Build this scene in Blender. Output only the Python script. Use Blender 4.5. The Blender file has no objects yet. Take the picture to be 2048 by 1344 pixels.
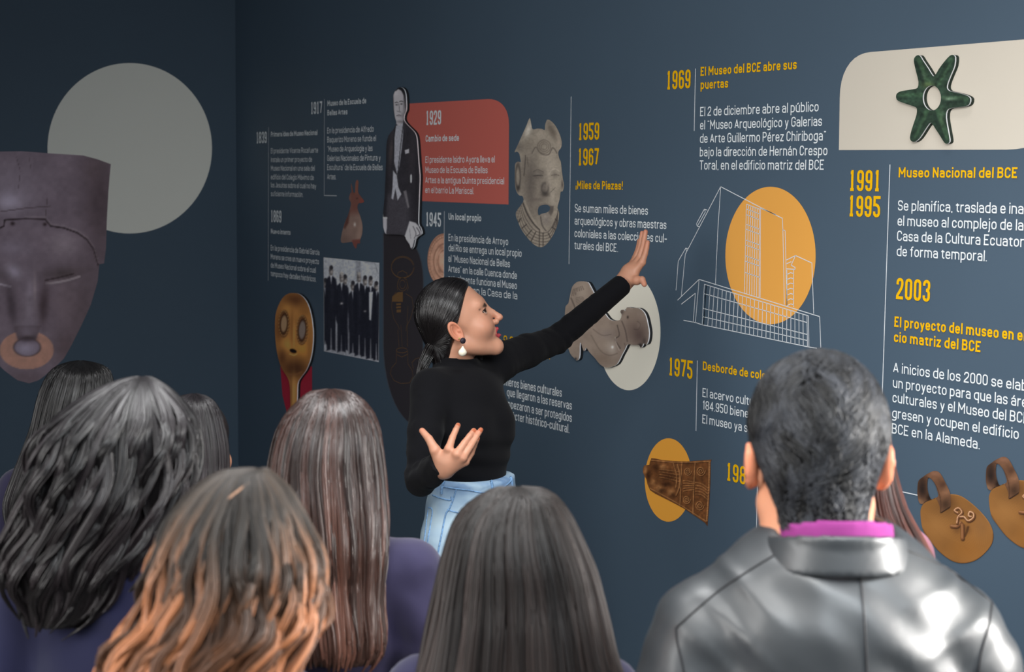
import bpy, bmesh, math, random
import numpy as np
from mathutils import Matrix, Vector
from mathutils.geometry import delaunay_2d_cdt

random.seed(7)
RNG = np.random.default_rng(7)
SC = bpy.context.scene
COL = SC.collection

# ------------------------------------------------------------------ camera
FPX, CX, CY = 3190.0, 1024.0, 672.0          # focal length and centre in pixels of the 2048 wide photograph
CAM_H = 1.97                                 # height of the lens above the floor
WALL_X = 3.40                                # plane of the timeline wall
WALL_Y = 7.68                                # plane of the wall at the end of the room
def _n(v):
    v = np.array(v, float)
    return v / np.linalg.norm(v)
_cy = _n((-1110 - CX, 336 - CY, FPX))        # world +y seen from the camera (x right, y down, z forward)
_cz = -_n((704 - CX, 33000 - CY, FPX))       # world up seen from the camera
_cy = _n(_cy - _cz * np.dot(_cy, _cz))
_cx = np.cross(_cy, _cz)
W2C = np.stack([_cx, _cy, _cz], axis=1)      # columns: world axes in camera coordinates
C2W = W2C.T
CAM = np.array((0.0, 0.0, CAM_H))
def rays(px, py):
    d = np.stack([(np.asarray(px, float) - CX) / FPX, (np.asarray(py, float) - CY) / FPX,
                  np.ones_like(np.asarray(px, float))], axis=-1)
    return d @ C2W.T
def at(px, py, z):
    """the point of the room at depth z along the ray of a pixel"""
    return CAM + rays(px, py) * np.asarray(z, float)[..., None] if np.ndim(z) else CAM + rays(px, py) * z
def on_right(px, py, off=0.0):
    r = rays(px, py)
    return CAM + r * ((WALL_X - off) / r[..., 0])[..., None]
def on_back(px, py, off=0.0):
    r = rays(px, py)
    return CAM + r * ((WALL_Y - off) / r[..., 1])[..., None]
CR, CU, CF = C2W @ np.array((1.0, 0, 0)), C2W @ np.array((0, -1.0, 0)), C2W @ np.array((0, 0, 1.0))
FH = _n((CF[0], CF[1], 0))                   # view direction along the floor
RH = np.array((FH[1], -FH[0], 0))            # to the right along the floor
UP = np.array((0, 0, 1.0))

cam_data = bpy.data.cameras.new('camera')
cam_data.sensor_width = 36.0
cam_data.lens = FPX / 2048 * 36.0
cam_data.clip_start = 0.05
cam_data.dof.use_dof = True
cam_data.dof.focus_distance = 4.75
cam_data.dof.aperture_fstop = 5.6
cam = bpy.data.objects.new('camera', cam_data)
COL.objects.link(cam)
m = Matrix.Identity(4)
for i in range(3):
    m[i][0], m[i][1], m[i][2], m[i][3] = CR[i], CU[i], -CF[i], CAM[i]
cam.matrix_world = m
SC.camera = cam

# ------------------------------------------------------------------ light
SC.view_settings.view_transform = 'Standard'
SC.view_settings.look = 'None'
SC.view_settings.gamma = 1.0
SC.view_settings.use_curve_mapping = False
SC.view_settings.exposure = 0.0
world = bpy.data.worlds.new('daylight')
SC.world = world
world.use_nodes = True
world.node_tree.nodes['Background'].inputs[0].default_value = (0.80, 0.90, 1.0, 1)
world.node_tree.nodes['Background'].inputs[1].default_value = 0.09
def window_light(name, loc, target, sx, sy, radiance, color, spread=180):
    l = bpy.data.lights.new(name, 'AREA')
    l.shape = 'RECTANGLE'
    l.size, l.size_y = sx, sy
    l.energy = radiance * math.pi * sx * sy
    l.color = color
    l.spread = math.radians(spread)
    o = bpy.data.objects.new(name, l)
    COL.objects.link(o)
    o.location = loc
    o.rotation_euler = (Vector(target) - Vector(loc)).to_track_quat('-Z', 'Y').to_euler()
    return o
window_light('window_light_left', (-1.7, 2.4, 1.9), (3.4, 2.0, 1.5), 2.0, 1.5, 4.8, (1.0, 0.985, 0.96), 120)
window_light('skylight_behind', (0.6, -0.7, 3.2), (1.3, 1.5, 1.2), 2.6, 1.4, 2.9, (0.88, 0.95, 1.0), 90)
window_light('window_light_right', (3.30, 0.3, 1.9), (1.6, 1.65, 1.65), 1.2, 1.4, 9.0, (1.0, 0.97, 0.93), 60)
window_light('ceiling_light', (1.5, 2.5, 3.5), (1.5, 2.6, 0), 2.6, 0.5, 8.0, (1.0, 1.0, 1.0), 80)
window_light('wall_fill_light', (0.6, 1.2, 2.9), (3.4, 3.5, 0.9), 1.6, 1.0, 4.9, (1.0, 0.98, 0.95), 100)  # added lamp, no fixture in view: brightens the near part of the timeline wall

# ------------------------------------------------------------------ helpers
def lin(c):
    c = np.asarray(c, float) / 255.0
    return np.where(c <= 0.04045, c / 12.92, ((c + 0.055) / 1.055) ** 2.4)
def mat(name, rgb=None, rough=0.6, spec=0.3, metal=0.0, coat=0.0, attr=False, bump=None, sheen=0.0, noise=None, sss=0.0):
    m = bpy.data.materials.new(name)
    m.use_nodes = True
    nt = m.node_tree
    b = nt.nodes['Principled BSDF']
    b.inputs['Roughness'].default_value = rough
    b.inputs['Specular IOR Level'].default_value = spec
    b.inputs['Metallic'].default_value = metal
    b.inputs['Coat Weight'].default_value = coat
    b.inputs['Coat Roughness'].default_value = 0.25
    b.inputs['Sheen Weight'].default_value = sheen
    if sss:
        b.inputs['Subsurface Weight'].default_value = sss
        b.inputs['Subsurface Radius'].default_value = (1.0, 0.35, 0.2)
        b.inputs['Subsurface Scale'].default_value = 0.008
    src = None
    if attr:
        a = nt.nodes.new('ShaderNodeVertexColor')
        a.layer_name = 'Col'
        src = a.outputs['Color']
    if rgb is not None:
        b.inputs['Base Color'].default_value = (*rgb, 1)
    if noise:                                   # (scale, amount): a soft variation of the colour
        tc = nt.nodes.new('ShaderNodeTexCoord')
        tn = nt.nodes.new('ShaderNodeTexNoise')
        tn.inputs['Scale'].default_value = noise[0]
        tn.inputs['Detail'].default_value = 6
        nt.links.new(tc.outputs['Object'], tn.inputs['Vector'])
        mr = nt.nodes.new('ShaderNodeMapRange')
        mr.inputs['From Min'].default_value, mr.inputs['From Max'].default_value = 0.25, 0.75
        mr.inputs['To Min'].default_value, mr.inputs['To Max'].default_value = 1 - noise[1], 1 + noise[1]
        nt.links.new(tn.outputs['Fac'], mr.inputs['Value'])
        mx = nt.nodes.new('ShaderNodeVectorMath')
        mx.operation = 'SCALE'
        if src is not None:
            nt.links.new(src, mx.inputs[0])
        else:
            mx.inputs[0].default_value = rgb
        nt.links.new(mr.outputs['Result'], mx.inputs['Scale'])
        src = mx.outputs[0]
    if src is not None:
        nt.links.new(src, b.inputs['Base Color'])
    if bump:                                    # (scale, strength, distance[, detail])
        tc = nt.nodes.new('ShaderNodeTexCoord')
        tn = nt.nodes.new('ShaderNodeTexNoise')
        tn.inputs['Scale'].default_value = bump[0]
        tn.inputs['Detail'].default_value = bump[3] if len(bump) > 3 else 4
        nt.links.new(tc.outputs['Object'], tn.inputs['Vector'])
        bp = nt.nodes.new('ShaderNodeBump')
        bp.inputs['Strength'].default_value = bump[1]
        bp.inputs['Distance'].default_value = bump[2]
        nt.links.new(tn.outputs['Fac'], bp.inputs['Height'])
        nt.links.new(bp.outputs['Normal'], b.inputs['Normal'])
    return m
def tag(o, label=None, cat=None, group=None, kind=None):
    if label: o['label'] = label
    if cat: o['category'] = cat
    if group: o['group'] = group
    if kind: o['kind'] = kind
    return o
def empty(name, loc, label, cat, group=None):
    o = bpy.data.objects.new(name, None)
    COL.objects.link(o)
    o.empty_display_size = 0.1
    o.location = loc
    return tag(o, label, cat, group)
def mesh_obj(name, V, faces, mats, parent=None, smooth=False, colors=None, midx=None, tri=None):
    """V: n x 3 world coordinates; faces: list or n x k array; colors: n x 3 linear"""
    me = bpy.data.meshes.new(name)
    V = np.asarray(V, np.float32)
    if parent is not None:
        q = parent
        while q is not None:
            V = V - np.asarray(q.location, np.float32)
            q = q.parent
    if isinstance(faces, np.ndarray):
        k = faces.shape[1]
        me.vertices.add(len(V))
        me.vertices.foreach_set('co', V.ravel())
        me.loops.add(faces.size)
        me.loops.foreach_set('vertex_index', faces.astype(np.int32).ravel())
        me.polygons.add(len(faces))
        me.polygons.foreach_set('loop_start', np.arange(0, faces.size, k, dtype=np.int32))
        me.update(calc_edges=True)
    else:
        me.from_pydata([tuple(map(float, v)) for v in V], [], faces)
    if smooth:
        me.polygons.foreach_set('use_smooth', np.ones(len(me.polygons), bool))
    if colors is not None:
        a = me.color_attributes.new('Col', 'FLOAT_COLOR', 'POINT')
        c = np.ones((len(V), 4), np.float32)
        c[:, :3] = colors
        a.data.foreach_set('color', c.ravel())
    for mm in (mats if isinstance(mats, (list, tuple)) else [mats]):
        me.materials.append(mm)
    if midx is not None:
        me.polygons.foreach_set('material_index', np.asarray(midx, np.int32))
    o = bpy.data.objects.new(name, me)
    COL.objects.link(o)
    if parent is not None:
        o.parent = parent
    return o
def box_faces():
    return [(0, 3, 2, 1), (4, 5, 6, 7), (0, 1, 5, 4), (1, 2, 6, 5), (2, 3, 7, 6), (3, 0, 4, 7)]
def slab(name, lo, hi, m):
    (x0, y0, z0), (x1, y1, z1) = lo, hi
    V = [(x0, y0, z0), (x1, y0, z0), (x1, y1, z0), (x0, y1, z0), (x0, y0, z1), (x1, y0, z1), (x1, y1, z1), (x0, y1, z1)]
    return mesh_obj(name, V, box_faces(), m)
def catmull(P, n=4, closed=True):
    P = np.asarray(P, float)
    out = []
    N = len(P)
    rng = range(N) if closed else range(N - 1)
    for i in rng:
        p0, p1, p2, p3 = (P[(i - 1) % N], P[i], P[(i + 1) % N], P[(i + 2) % N]) if closed else \
            (P[max(i - 1, 0)], P[i], P[i + 1], P[min(i + 2, N - 1)])
        for k in range(n):
            t = k / n
            out.append(0.5 * ((2 * p1) + (-p0 + p2) * t + (2 * p0 - 5 * p1 + 4 * p2 - p3) * t * t + (-p0 + 3 * p1 - 3 * p2 + p3) * t ** 3))
    if not closed:
        out.append(P[-1])
    return np.array(out)
def inside(X, Y, poly):
    poly = np.asarray(poly, float)
    r = np.zeros(X.shape, bool)
    x1, y1 = poly[-1]
    for x2, y2 in poly:
        if y1 != y2:
            c = ((y1 > Y) != (y2 > Y)) & (X < (x2 - x1) * (Y - y1) / (y2 - y1) + x1)
            r ^= c
        x1, y1 = x2, y2
    return r
def seg_dist(X, Y, P, closed=False):
    P = np.asarray(P, float)
    d = np.full(X.shape, 1e9)
    for i in range(len(P) - (0 if closed else 1)):
        a, b = P[i], P[(i + 1) % len(P)]
        ab = b - a
        t = np.clip(((X - a[0]) * ab[0] + (Y - a[1]) * ab[1]) / max(ab @ ab, 1e-9), 0, 1)
        d = np.minimum(d, (X - a[0] - t * ab[0]) ** 2 + (Y - a[1] - t * ab[1]) ** 2)
    return np.sqrt(d)
_tab = np.random.default_rng(3).random((64, 64, 8)).astype(np.float32)
def vnoise(X, Y, s, oct=3, seed=0):
    out = np.zeros(np.shape(X))
    amp, tot = 1.0, 0.0
    for o in range(oct):
        u, v = np.asarray(X) / s * 2 ** o + 13.7 * seed, np.asarray(Y) / s * 2 ** o + 5.1 * seed
        i, j = np.floor(u).astype(int), np.floor(v).astype(int)
        fu, fv = u - i, v - j
        fu, fv = fu * fu * (3 - 2 * fu), fv * fv * (3 - 2 * fv)
        g = lambda a, b: _tab[a % 64, b % 64, (o + seed) % 8]
        out += amp * (g(i, j) * (1 - fu) * (1 - fv) + g(i + 1, j) * fu * (1 - fv) + g(i, j + 1) * (1 - fu) * fv + g(i + 1, j + 1) * fu * fv)
        tot += amp
        amp *= 0.5
    return out / tot * 2 - 1

class Paint:
    """colours of a flat print, put down at the points of its sheet"""
    def __init__(s, X, Y, base, ox=0, oy=0, k=1.0):
        s.X, s.Y = (X - ox) * k, (Y - oy) * k        # own drawing coordinates
        s.c = np.tile(np.asarray(base, float), (len(X), 1))
    def mix(s, w, color):
        w = np.clip(w, 0, 1)[:, None]
        s.c = s.c * (1 - w) + np.asarray(color, float) * w
        return s
    def blob(s, cx, cy, rx, ry, color, a=1.0, ang=0.0, p=2.0):
        ca, sa = math.cos(math.radians(ang)), math.sin(math.radians(ang))
        x, y = s.X - cx, s.Y - cy
        u, v = (x * ca + y * sa) / rx, (-x * sa + y * ca) / ry
        return s.mix(a * np.exp(-(u * u + v * v) ** (p / 2)), color)
    def disc(s, cx, cy, rx, ry, color, a=1.0, ang=0.0, soft=0.1):
        ca, sa = math.cos(math.radians(ang)), math.sin(math.radians(ang))
        x, y = s.X - cx, s.Y - cy
        r = np.hypot((x * ca + y * sa) / rx, (-x * sa + y * ca) / ry)
        return s.mix(a * np.clip((1 - r) / soft + 0.5, 0, 1), color)
    def ring(s, cx, cy, rx, ry, w, color, a=1.0, ang=0.0):
        ca, sa = math.cos(math.radians(ang)), math.sin(math.radians(ang))
        x, y = s.X - cx, s.Y - cy
        r = np.hypot((x * ca + y * sa) / rx, (-x * sa + y * ca) / ry)
        return s.mix(a * np.exp(-((r - 1) * min(rx, ry) / w) ** 2), color)
    def line(s, P, w, color, a=1.0, smooth=0):
        if smooth:
            P = catmull(P, smooth, False)
        d = seg_dist(s.X, s.Y, P)
        return s.mix(a * np.clip(1.25 - (d / w) ** 2, 0, 1), color)
    def poly(s, P, color, a=1.0, soft=1.5, smooth=0):
        P = catmull(P, smooth) if smooth else np.asarray(P, float)
        ins = inside(s.X, s.Y, P)
        d = seg_dist(s.X, s.Y, P, True)
        sd = np.where(ins, d, -d)
        return s.mix(a * np.clip(sd / soft * 0.5 + 0.5, 0, 1), color)
    def noise(s, sc, amt, oct=3, seed=0, sx=1.0, sy=1.0):
        s.c = s.c * (1 + amt * vnoise(s.X * sx, s.Y * sy, sc, oct, seed))[:, None]
        return s
    def out(s, gain=1.0):
        return np.clip(lin(np.clip(s.c, 0, 255)) * gain, 0.002, 0.92)

PRINT = mat('matt_print', rough=0.62, spec=0.25, attr=True)
EDGE_WHITE = mat('white_foam_edge', (0.85, 0.86, 0.9), rough=0.8)
def triangulate(outlines, spacing):
    """outline loops in pixels -> points and triangles of the area they enclose (even-odd), with an inner grid"""
    pts, edges = [], []
    for L in outlines:
        b = len(pts)
        pts += [tuple(p) for p in L]
        edges += [(b + i, b + (i + 1) % len(L)) for i in range(len(L))]
    if spacing:
        A = np.array(pts)
        xs = np.arange(A[:, 0].min() + spacing * 0.5, A[:, 0].max(), spacing)
        ys = np.arange(A[:, 1].min() + spacing * 0.5, A[:, 1].max(), spacing)
        X, Y = [g.ravel() for g in np.meshgrid(xs, ys)]
        k = np.zeros(X.shape, bool)
        dmin = np.full(X.shape, 1e9)
        for L in outlines:
            k ^= inside(X, Y, L)
            dmin = np.minimum(dmin, seg_dist(X, Y, L, True))
        k &= dmin > spacing * 0.35
        pts += list(zip(X[k], Y[k]))
    r = delaunay_2d_cdt([Vector(p) for p in pts], edges, [], 0, 1e-5)
    P = np.array([tuple(v) for v in r[0]])
    T = np.array(r[2])
    c = P[T].mean(axis=1)
    k = np.zeros(len(T), bool)
    for L in outlines:
        k ^= inside(c[:, 0], c[:, 1], L)
    T = T[k]
    a, b, d = P[T[:, 0]], P[T[:, 1]], P[T[:, 2]]
    area = (b[:, 0] - a[:, 0]) * (d[:, 1] - a[:, 1]) - (b[:, 1] - a[:, 1]) * (d[:, 0] - a[:, 0])
    T[area < 0] = T[area < 0][:, ::-1]
    T = T[np.abs(area) > 1e-9]
    used = np.unique(T)
    remap = np.full(len(P), -1)
    remap[used] = np.arange(len(used))
    return P[used], remap[T]
def printed(name, outlines, painter, spacing=None, side='right', off=0.001, parent=None, m=None, flat=None, gain=1.0):
    """a flat print on a wall: painter(X, Y) -> linear colours, or flat = one sRGB colour"""
    P, T = triangulate(outlines, spacing)
    V = (on_right if side == 'right' else on_back)(P[:, 0], P[:, 1], off)
    col = painter(P[:, 0], P[:, 1]) if painter else np.tile(np.clip(lin(flat) * gain, 0.002, 0.92), (len(P), 1))
    return mesh_obj(name, V, T[:, ::-1].copy(), m or PRINT, parent, colors=col)
def cutout(parent, outlines, painter, spacing, face=0.017, sheet=0.0045, back_rgb=(0.012, 0.014, 0.018), m=None):
    """a printed board standing off the wall: printed face, white foam edge, dark spacer behind"""
    P, T = triangulate(outlines, spacing)
    V = on_right(P[:, 0], P[:, 1], face)
    mesh_obj('printed_face', V, T[:, ::-1].copy(), m or PRINT, parent, colors=painter(P[:, 0], P[:, 1]))
    def wall_of(x0, x1, nm, mt, back):
        VV, FF = [], []
        for L in outlines:
            L = np.asarray(L, float)
            A = on_right(L[:, 0], L[:, 1], face)
            b = len(VV)
            n = len(L)
            VV += [(WALL_X - x0, q[1], q[2]) for q in A] + [(WALL_X - x1, q[1], q[2]) for q in A]
            FF += [(b + i, b + (i + 1) % n, b + n + (i + 1) % n, b + n + i) for i in range(n)]
        if back:
            b = len(VV)
            VV += [(WALL_X - x0, q[1], q[2]) for q in V]
            FF += [tuple(b + int(i) for i in t) for t in T[:, ::-1]]
        return mesh_obj(nm, VV, FF, mt, parent)
    wall_of(face, face - sheet, 'foam_edge', EDGE_WHITE, False)
    wall_of(face - sheet, 0.0005, 'spacer', mat('dark_spacer', back_rgb, rough=0.8), True)
def ell(cx, cy, rx, ry, n=64, ang=0):
    t = np.linspace(0, 2 * math.pi, n, endpoint=False)
    ca, sa = math.cos(math.radians(ang)), math.sin(math.radians(ang))
    x, y = rx * np.cos(t), ry * np.sin(t)
    return np.stack([cx + x * ca - y * sa, cy + x * sa + y * ca], axis=1)
def zp(P, ox, oy, k):
    return np.asarray(P, float) / k + np.array((ox, oy))
# ------------------------------------------------------------------ lettering
# centre lines of a narrow grotesque: r rounded line, c rounded loop, s straight pieces
# small letters: y 0..1 is the x-height, 1..2 the ascender, -1..0 the descender; capitals and figures: y 0..1 is the cap height
LOW = {
 'a': (.46, 'r 0,.78 0,1 1,1 1,0;r 1,.57 0,.57 0,0 1,0'), 'b': (.48, 's 0,0 0,2;r 0,1 1,1 1,0 0,0'),
 'c': (.44, 'r 1,.68 1,1 0,1 0,0 1,0 1,.32'), 'd': (.48, 's 1,0 1,2;r 1,1 0,1 0,0 1,0'),
 'e': (.46, 's 0,.5 1,.5;r 1,.5 1,1 0,1 0,0 1,0 1,.24'), 'f': (.32, 'r 1,2 .42,2 .42,0;s 0,1 .95,1'),
 'g': (.48, 'r 1,0 0,0 0,1 1,1;r 1,1 1,-1 0,-1 0,-.75'), 'h': (.48, 's 0,0 0,2;r 0,1 1,1 1,0'),
 'i': (.12, 's .5,0 .5,1;s .5,1.72 .5,2'), 'j': (.16, 'r .7,1 .7,-1 0,-1;s .7,1.72 .7,2'),
 'k': (.46, 's 0,0 0,2;s 1,1 0,.36;s .3,.55 1,0'), 'l': (.12, 's .5,0 .5,2'),
 'm': (.78, 's 0,0 0,1;r 0,1 .5,1 .5,0;r .45,1 1,1 1,0'), 'n': (.48, 's 0,0 0,1;r 0,1 1,1 1,0'),
 'o': (.47, 'c 0,0 0,1 1,1 1,0'), 'p': (.48, 's 0,-1 0,1;r 0,1 1,1 1,0 0,0'), 'q': (.48, 's 1,-1 1,1;r 1,1 0,1 0,0 1,0'),
 'r': (.32, 's 0,0 0,1;r 0,.6 0,1 1,1'), 's': (.43, 'r 1,.74 1,1 0,1 0,.52 1,.48 1,0 0,0 0,.26'),
 't': (.32, 'r .4,1.55 .4,0 1,0;s 0,1 1,1'), 'u': (.48, 'r 0,1 0,0 1,0;s 1,0 1,1'), 'v': (.46, 's 0,1 .5,0 1,1'),
 'w': (.70, 's 0,1 .25,0 .5,1 .75,0 1,1'), 'x': (.46, 's 0,0 1,1;s 0,1 1,0'), 'y': (.46, 's 0,1 .52,.02;s 1,1 .38,-1 .1,-1'),
 'z': (.42, 's 0,1 1,1 0,0 1,0'), '.': (.12, 's .5,0 .5,.05'), ',': (.12, 's .5,.05 .3,-.5'), '-': (.34, 's 0,.55 1,.55'),
 '\u201c': (.26, 's .2,1.55 0,1.95;s 1,1.55 .8,1.95'), '\u201d': (.26, 's 0,1.5 .2,1.95;s .8,1.5 1,1.95'),
 '\u0131': (.12, 's .5,0 .5,1'),
}
CAP = {
 'A': (.56, 's 0,0 .5,1 1,0;s .2,.28 .8,.28'), 'B': (.52, 's 0,0 0,1;r 0,1 .94,1 .94,.53 0,.53;r 0,.53 1,.53 1,0 0,0'),
 'C': (.50, 'r 1,.72 1,1 0,1 0,0 1,0 1,.28'), 'D': (.52, 's 0,0 0,1;r 0,1 1,1 1,0 0,0'),
 'E': (.46, 's 0,0 0,1;s 0,1 1,1;s 0,.52 .88,.52;s 0,0 1,0'), 'G': (.52, 'r 1,.74 1,1 0,1 0,0 1,0 1,.5;s 1,.5 .55,.5'),
 'H': (.54, 's 0,0 0,1;s 1,0 1,1;s 0,.52 1,.52'), 'I': (.12, 's .5,0 .5,1'), 'J': (.44, 'r 1,1 1,0 0,0 0,.28'),
 'L': (.44, 's 0,1 0,0 1,0'), 'M': (.68, 's 0,0 0,1;s 0,1 .5,.3;s .5,.3 1,1;s 1,1 1,0'), 'N': (.55, 's 0,0 0,1;s 0,1 1,0;s 1,0 1,1'),
 'P': (.50, 's 0,0 0,1;r 0,1 1,1 1,.46 0,.46'), 'Q': (.52, 'c 0,0 0,1 1,1 1,0;s .55,.2 1,-.06'),
 'R': (.52, 's 0,0 0,1;r 0,1 1,1 1,.48 0,.48;s .5,.46 1,0'), 'S': (.50, 'r 1,.74 1,1 0,1 0,.52 1,.48 1,0 0,0 0,.26'),
 'T': (.50, 's 0,1 1,1;s .5,1 .5,0'), 'U': (.52, 'r 0,1 0,0 1,0 1,1'), 'V': (.54, 's 0,1 .5,0 1,1'),
 '0': (.46, 'c 0,0 0,1 1,1 1,0'), '1': (.30, 's .75,0 .75,1;s .1,.8 .75,.98'), '2': (.46, 'r 0,.72 0,1 1,1 1,.6 0,.12;s 0,.14 0,0 1,0'),
 '3': (.46, 'r 0,.76 0,1 1,1 1,.53 .4,.53;r .4,.53 1,.53 1,0 0,0 0,.24'), '4': (.50, 's .72,0 .72,1;s .72,1 0,.3;s 0,.27 1,.27'),
 '5': (.46, 's 1,1 0,1 0,.56;r 0,.6 1,.6 1,0 0,0 0,.24'), '6': (.46, 'c 0,0 0,.57 1,.57 1,0;r 0,.4 0,1 1,1 1,.76'),
 '7': (.44, 's 0,1 1,1 .35,0'), '8': (.48, 'c 0,.52 0,1 1,1 1,.52;c 0,0 0,.52 1,.52 1,0'), '9': (.46, 'c 0,.43 0,1 1,1 1,.43;r 1,.6 1,0 0,0 0,.24'),
 '!': (.12, 's .5,.35 .5,1;s .5,0 .5,.03'), '\u00a1': (.12, 's .5,-.25 .5,.4;s .5,.7 .5,.73'),
}
SLAB = dict(CAP)
SLAB['1'] = (.42, 's .5,0 .5,1;s .06,0 .94,0;s .1,.93 .5,.93')
ACC = {'\u00e1': 'a', '\u00e9': 'e', '\u00ed': '\u0131', '\u00f3': 'o', '\u00fa': 'u'}
def round_path(P, closed, R):
    P = [np.array(p, float) for p in P]
    n = len(P)
    out = []
    for i in range(n):
        if not closed and i in (0, n - 1):
            out.append(P[i])
            continue
        a, b, c = P[i - 1], P[i], P[(i + 1) % n]
        la, lc = np.linalg.norm(a - b), np.linalg.norm(c - b)
        fa = 0.5 if (closed or i - 1 > 0) else 0.98
        fc = 0.5 if (closed or i + 1 < n - 1) else 0.98
        r = min(R, la * fa, lc * fc)
        p0, p1 = b + (a - b) / la * r, b + (c - b) / lc * r
        for t in (0, .2, .4, .6, .8, 1):
            k = 0.62
            q0, q1 = p0 + (b - p0) * k, p1 + (b - p1) * k
            out.append((1 - t) ** 3 * p0 + 3 * (1 - t) ** 2 * t * q0 + 3 * (1 - t) * t * t * q1 + t ** 3 * p1)
    return out
def ribbon(P, hw, closed, VV, FF, cap=True, cap2=None):
    cap2 = cap if cap2 is None else cap2
    P = [np.array(p) for p in P]
    if closed:
        P = P + [P[0]]
    else:
        d0, d1 = P[1] - P[0], P[-1] - P[-2]
        P = [P[0] - d0 / np.linalg.norm(d0) * hw * cap] + P[1:-1] + [P[-1] + d1 / np.linalg.norm(d1) * hw * cap2]
    b = len(VV)
    n = len(P)
    for i in range(n):
        if closed:
            d = P[1 if i == n - 1 else i + 1] - P[n - 2 if i == 0 else i - 1]
        else:
            d = P[min(i + 1, n - 1)] - P[max(i - 1, 0)]
        l = np.linalg.norm(d)
        d = d / l if l > 1e-9 else np.array((1.0, 0))
        nn = np.array((-d[1], d[0])) * hw
        VV += [P[i] - nn, P[i] + nn]
    for i in range(n - 1):
        FF.append((b + 2 * i, b + 2 * i + 2, b + 2 * i + 3, b + 2 * i + 1))
def glyph(ch, x, wid, weight, font, pieces):
    """draw one glyph with its left edge at x; cap height 1"""
    hw = weight / 2
    acc = ch in ACC
    g = ACC.get(ch, ch)
    lower = g in LOW
    src = (LOW if lower else font)[g][1]
    if acc:
        src += ';s .35,1.42 .75,1.95'
    def fx(u): return x + hw + u * max(wid - 2 * hw, 0)
    def fy(v):
        if not lower: return hw + v * (1 - 2 * hw)
        xh = .73
        if v < 0: return hw + v * .27
        if v <= 1: return hw + v * (xh - 2 * hw)
        return xh - hw + (v - 1) * (1.0 - xh)
    for piece in src.split(';'):
        k, *co = piece.split()
        raw = [tuple(float(v) for v in c.split(',')) for c in co]
        P = [(fx(a), fy(b)) for a, b in raw]
        def ext(i, j):                          # a stroke that ends on the outline runs on by half its weight
            a, b = raw[i], raw[j]
            if abs(a[0] - b[0]) < 1e-6: return a[1] in (-1, 0, 1, 2)
            if abs(a[1] - b[1]) < 1e-6: return a[0] in (0, 1)
            return False
        if k == 's':
            for i in range(len(P) - 1):
                VV, FF = pieces()
                ribbon([P[i], P[i + 1]], hw, False, VV, FF, ext(i, i + 1), ext(i + 1, i))
        else:
            VV, FF = pieces()
            ribbon(round_path(P, k == 'c', .24), hw, k == 'c', VV, FF, ext(0, 1), ext(-1, -2))
def set_line(text, weight, font, sx=1.0, track=.11):
    """-> list of (char, x, width), total width, for cap height 1"""
    x, out = 0.0, []
    for ch in text:
        if ch == ' ':
            x += .22 * sx
            continue
        g = ACC.get(ch, ch)
        w = (LOW if g in LOW else font)[g][0]
        w = max(w * sx, weight) if w > .13 else weight
        out.append((ch, x, w))
        x += w + track * sx
    return out, x - track * sx
def lettering(name, lines, cap_px, weight, m, parent, font=CAP, off=0.002):
    """lines: (text, x0, baseline, x1[, before, after]) in pixels; x0..x1 is what text spans, before/after run on to both sides"""
    VV, FF, W = [], [], []
    for ln in lines:
        text, x0, yb, x1 = ln[:4]
        pre, post = (list(ln[4:]) + ['', ''])[:2]
        a, b = on_right(x0, yb, off), on_right(x1, yb, off)
        t = on_right(x0, yb - cap_px, off)
        cap = t[2] - a[2]
        want = (a[1] - b[1]) / cap
        lo, hi = 0.3, 2.5
        for _ in range(30):
            sx = (lo + hi) / 2
            if set_line(text, weight, font, sx)[1] > want: hi = sx
            else: lo = sx
        shift = 0.0
        if pre:
            shift = set_line(pre, weight, font, sx)[1] + (.33 if pre.endswith(' ') else .11) * sx
        gl = set_line(pre + text + post, weight, font, sx)[0]
        if pre:                                 # make the visible part start exactly at x0
            n0 = len(pre.replace(' ', ''))
            shift = gl[n0][1]
        for ch, x, w in gl:
            got = []
            def pieces():
                got.append(([], []))
                return got[-1]
            glyph(ch, x - shift, w, weight, font, pieces)
            for k, (v, f) in enumerate(got):    # strokes lie a hair apart, so that they never share a plane
                b0 = len(W)
                W += [(WALL_X - off - .00025 * k, a[1] - q[0] * cap, a[2] + q[1] * cap) for q in v]
                FF += [tuple(b0 + i for i in ff) for ff in f]
    return mesh_obj(name, W, FF, m, parent)
def rule(pts, m, parent, width=0.0030, off=0.0015, name='rule'):
    A = [on_right(x, y, off) for x, y in pts]
    V, F = [], []
    ribbon([np.array((-p[1], p[2])) for p in A], width / 2, False, V, F)
    return mesh_obj(name, [(WALL_X - off, -q[0], q[1]) for q in V], F, m, parent)
WHITE = mat('white_vinyl', (0.85, 0.90, 0.93), rough=0.6, spec=0.2)
YELLOW = mat('yellow_vinyl', tuple(lin((246, 188, 0)) * 0.97), rough=0.6, spec=0.2)
LINE = mat('pale_line_vinyl', (0.72, 0.76, 0.80), rough=0.6, spec=0.2)
def entry(label, loc_px, year, ycol, heading, hcol, body, rules, ycap, hcap, bcap, hw=.175, bw=.122):
    p = on_right(loc_px[0], loc_px[1], 0.0)
    e = empty('timeline_entry', tuple(map(float, p)), label, 'wall text', 'entries of the museum timeline')
    for k, y in enumerate(year):
        lettering('year_lettering', [y], ycap, .145, ycol, e, SLAB)
    if heading: lettering('heading_lettering', heading, hcap, hw, hcol, e)
    if body: lettering('body_lettering', body, bcap, bw, WHITE, e)
    for r in rules: rule(r, LINE, e)
    return e
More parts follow.
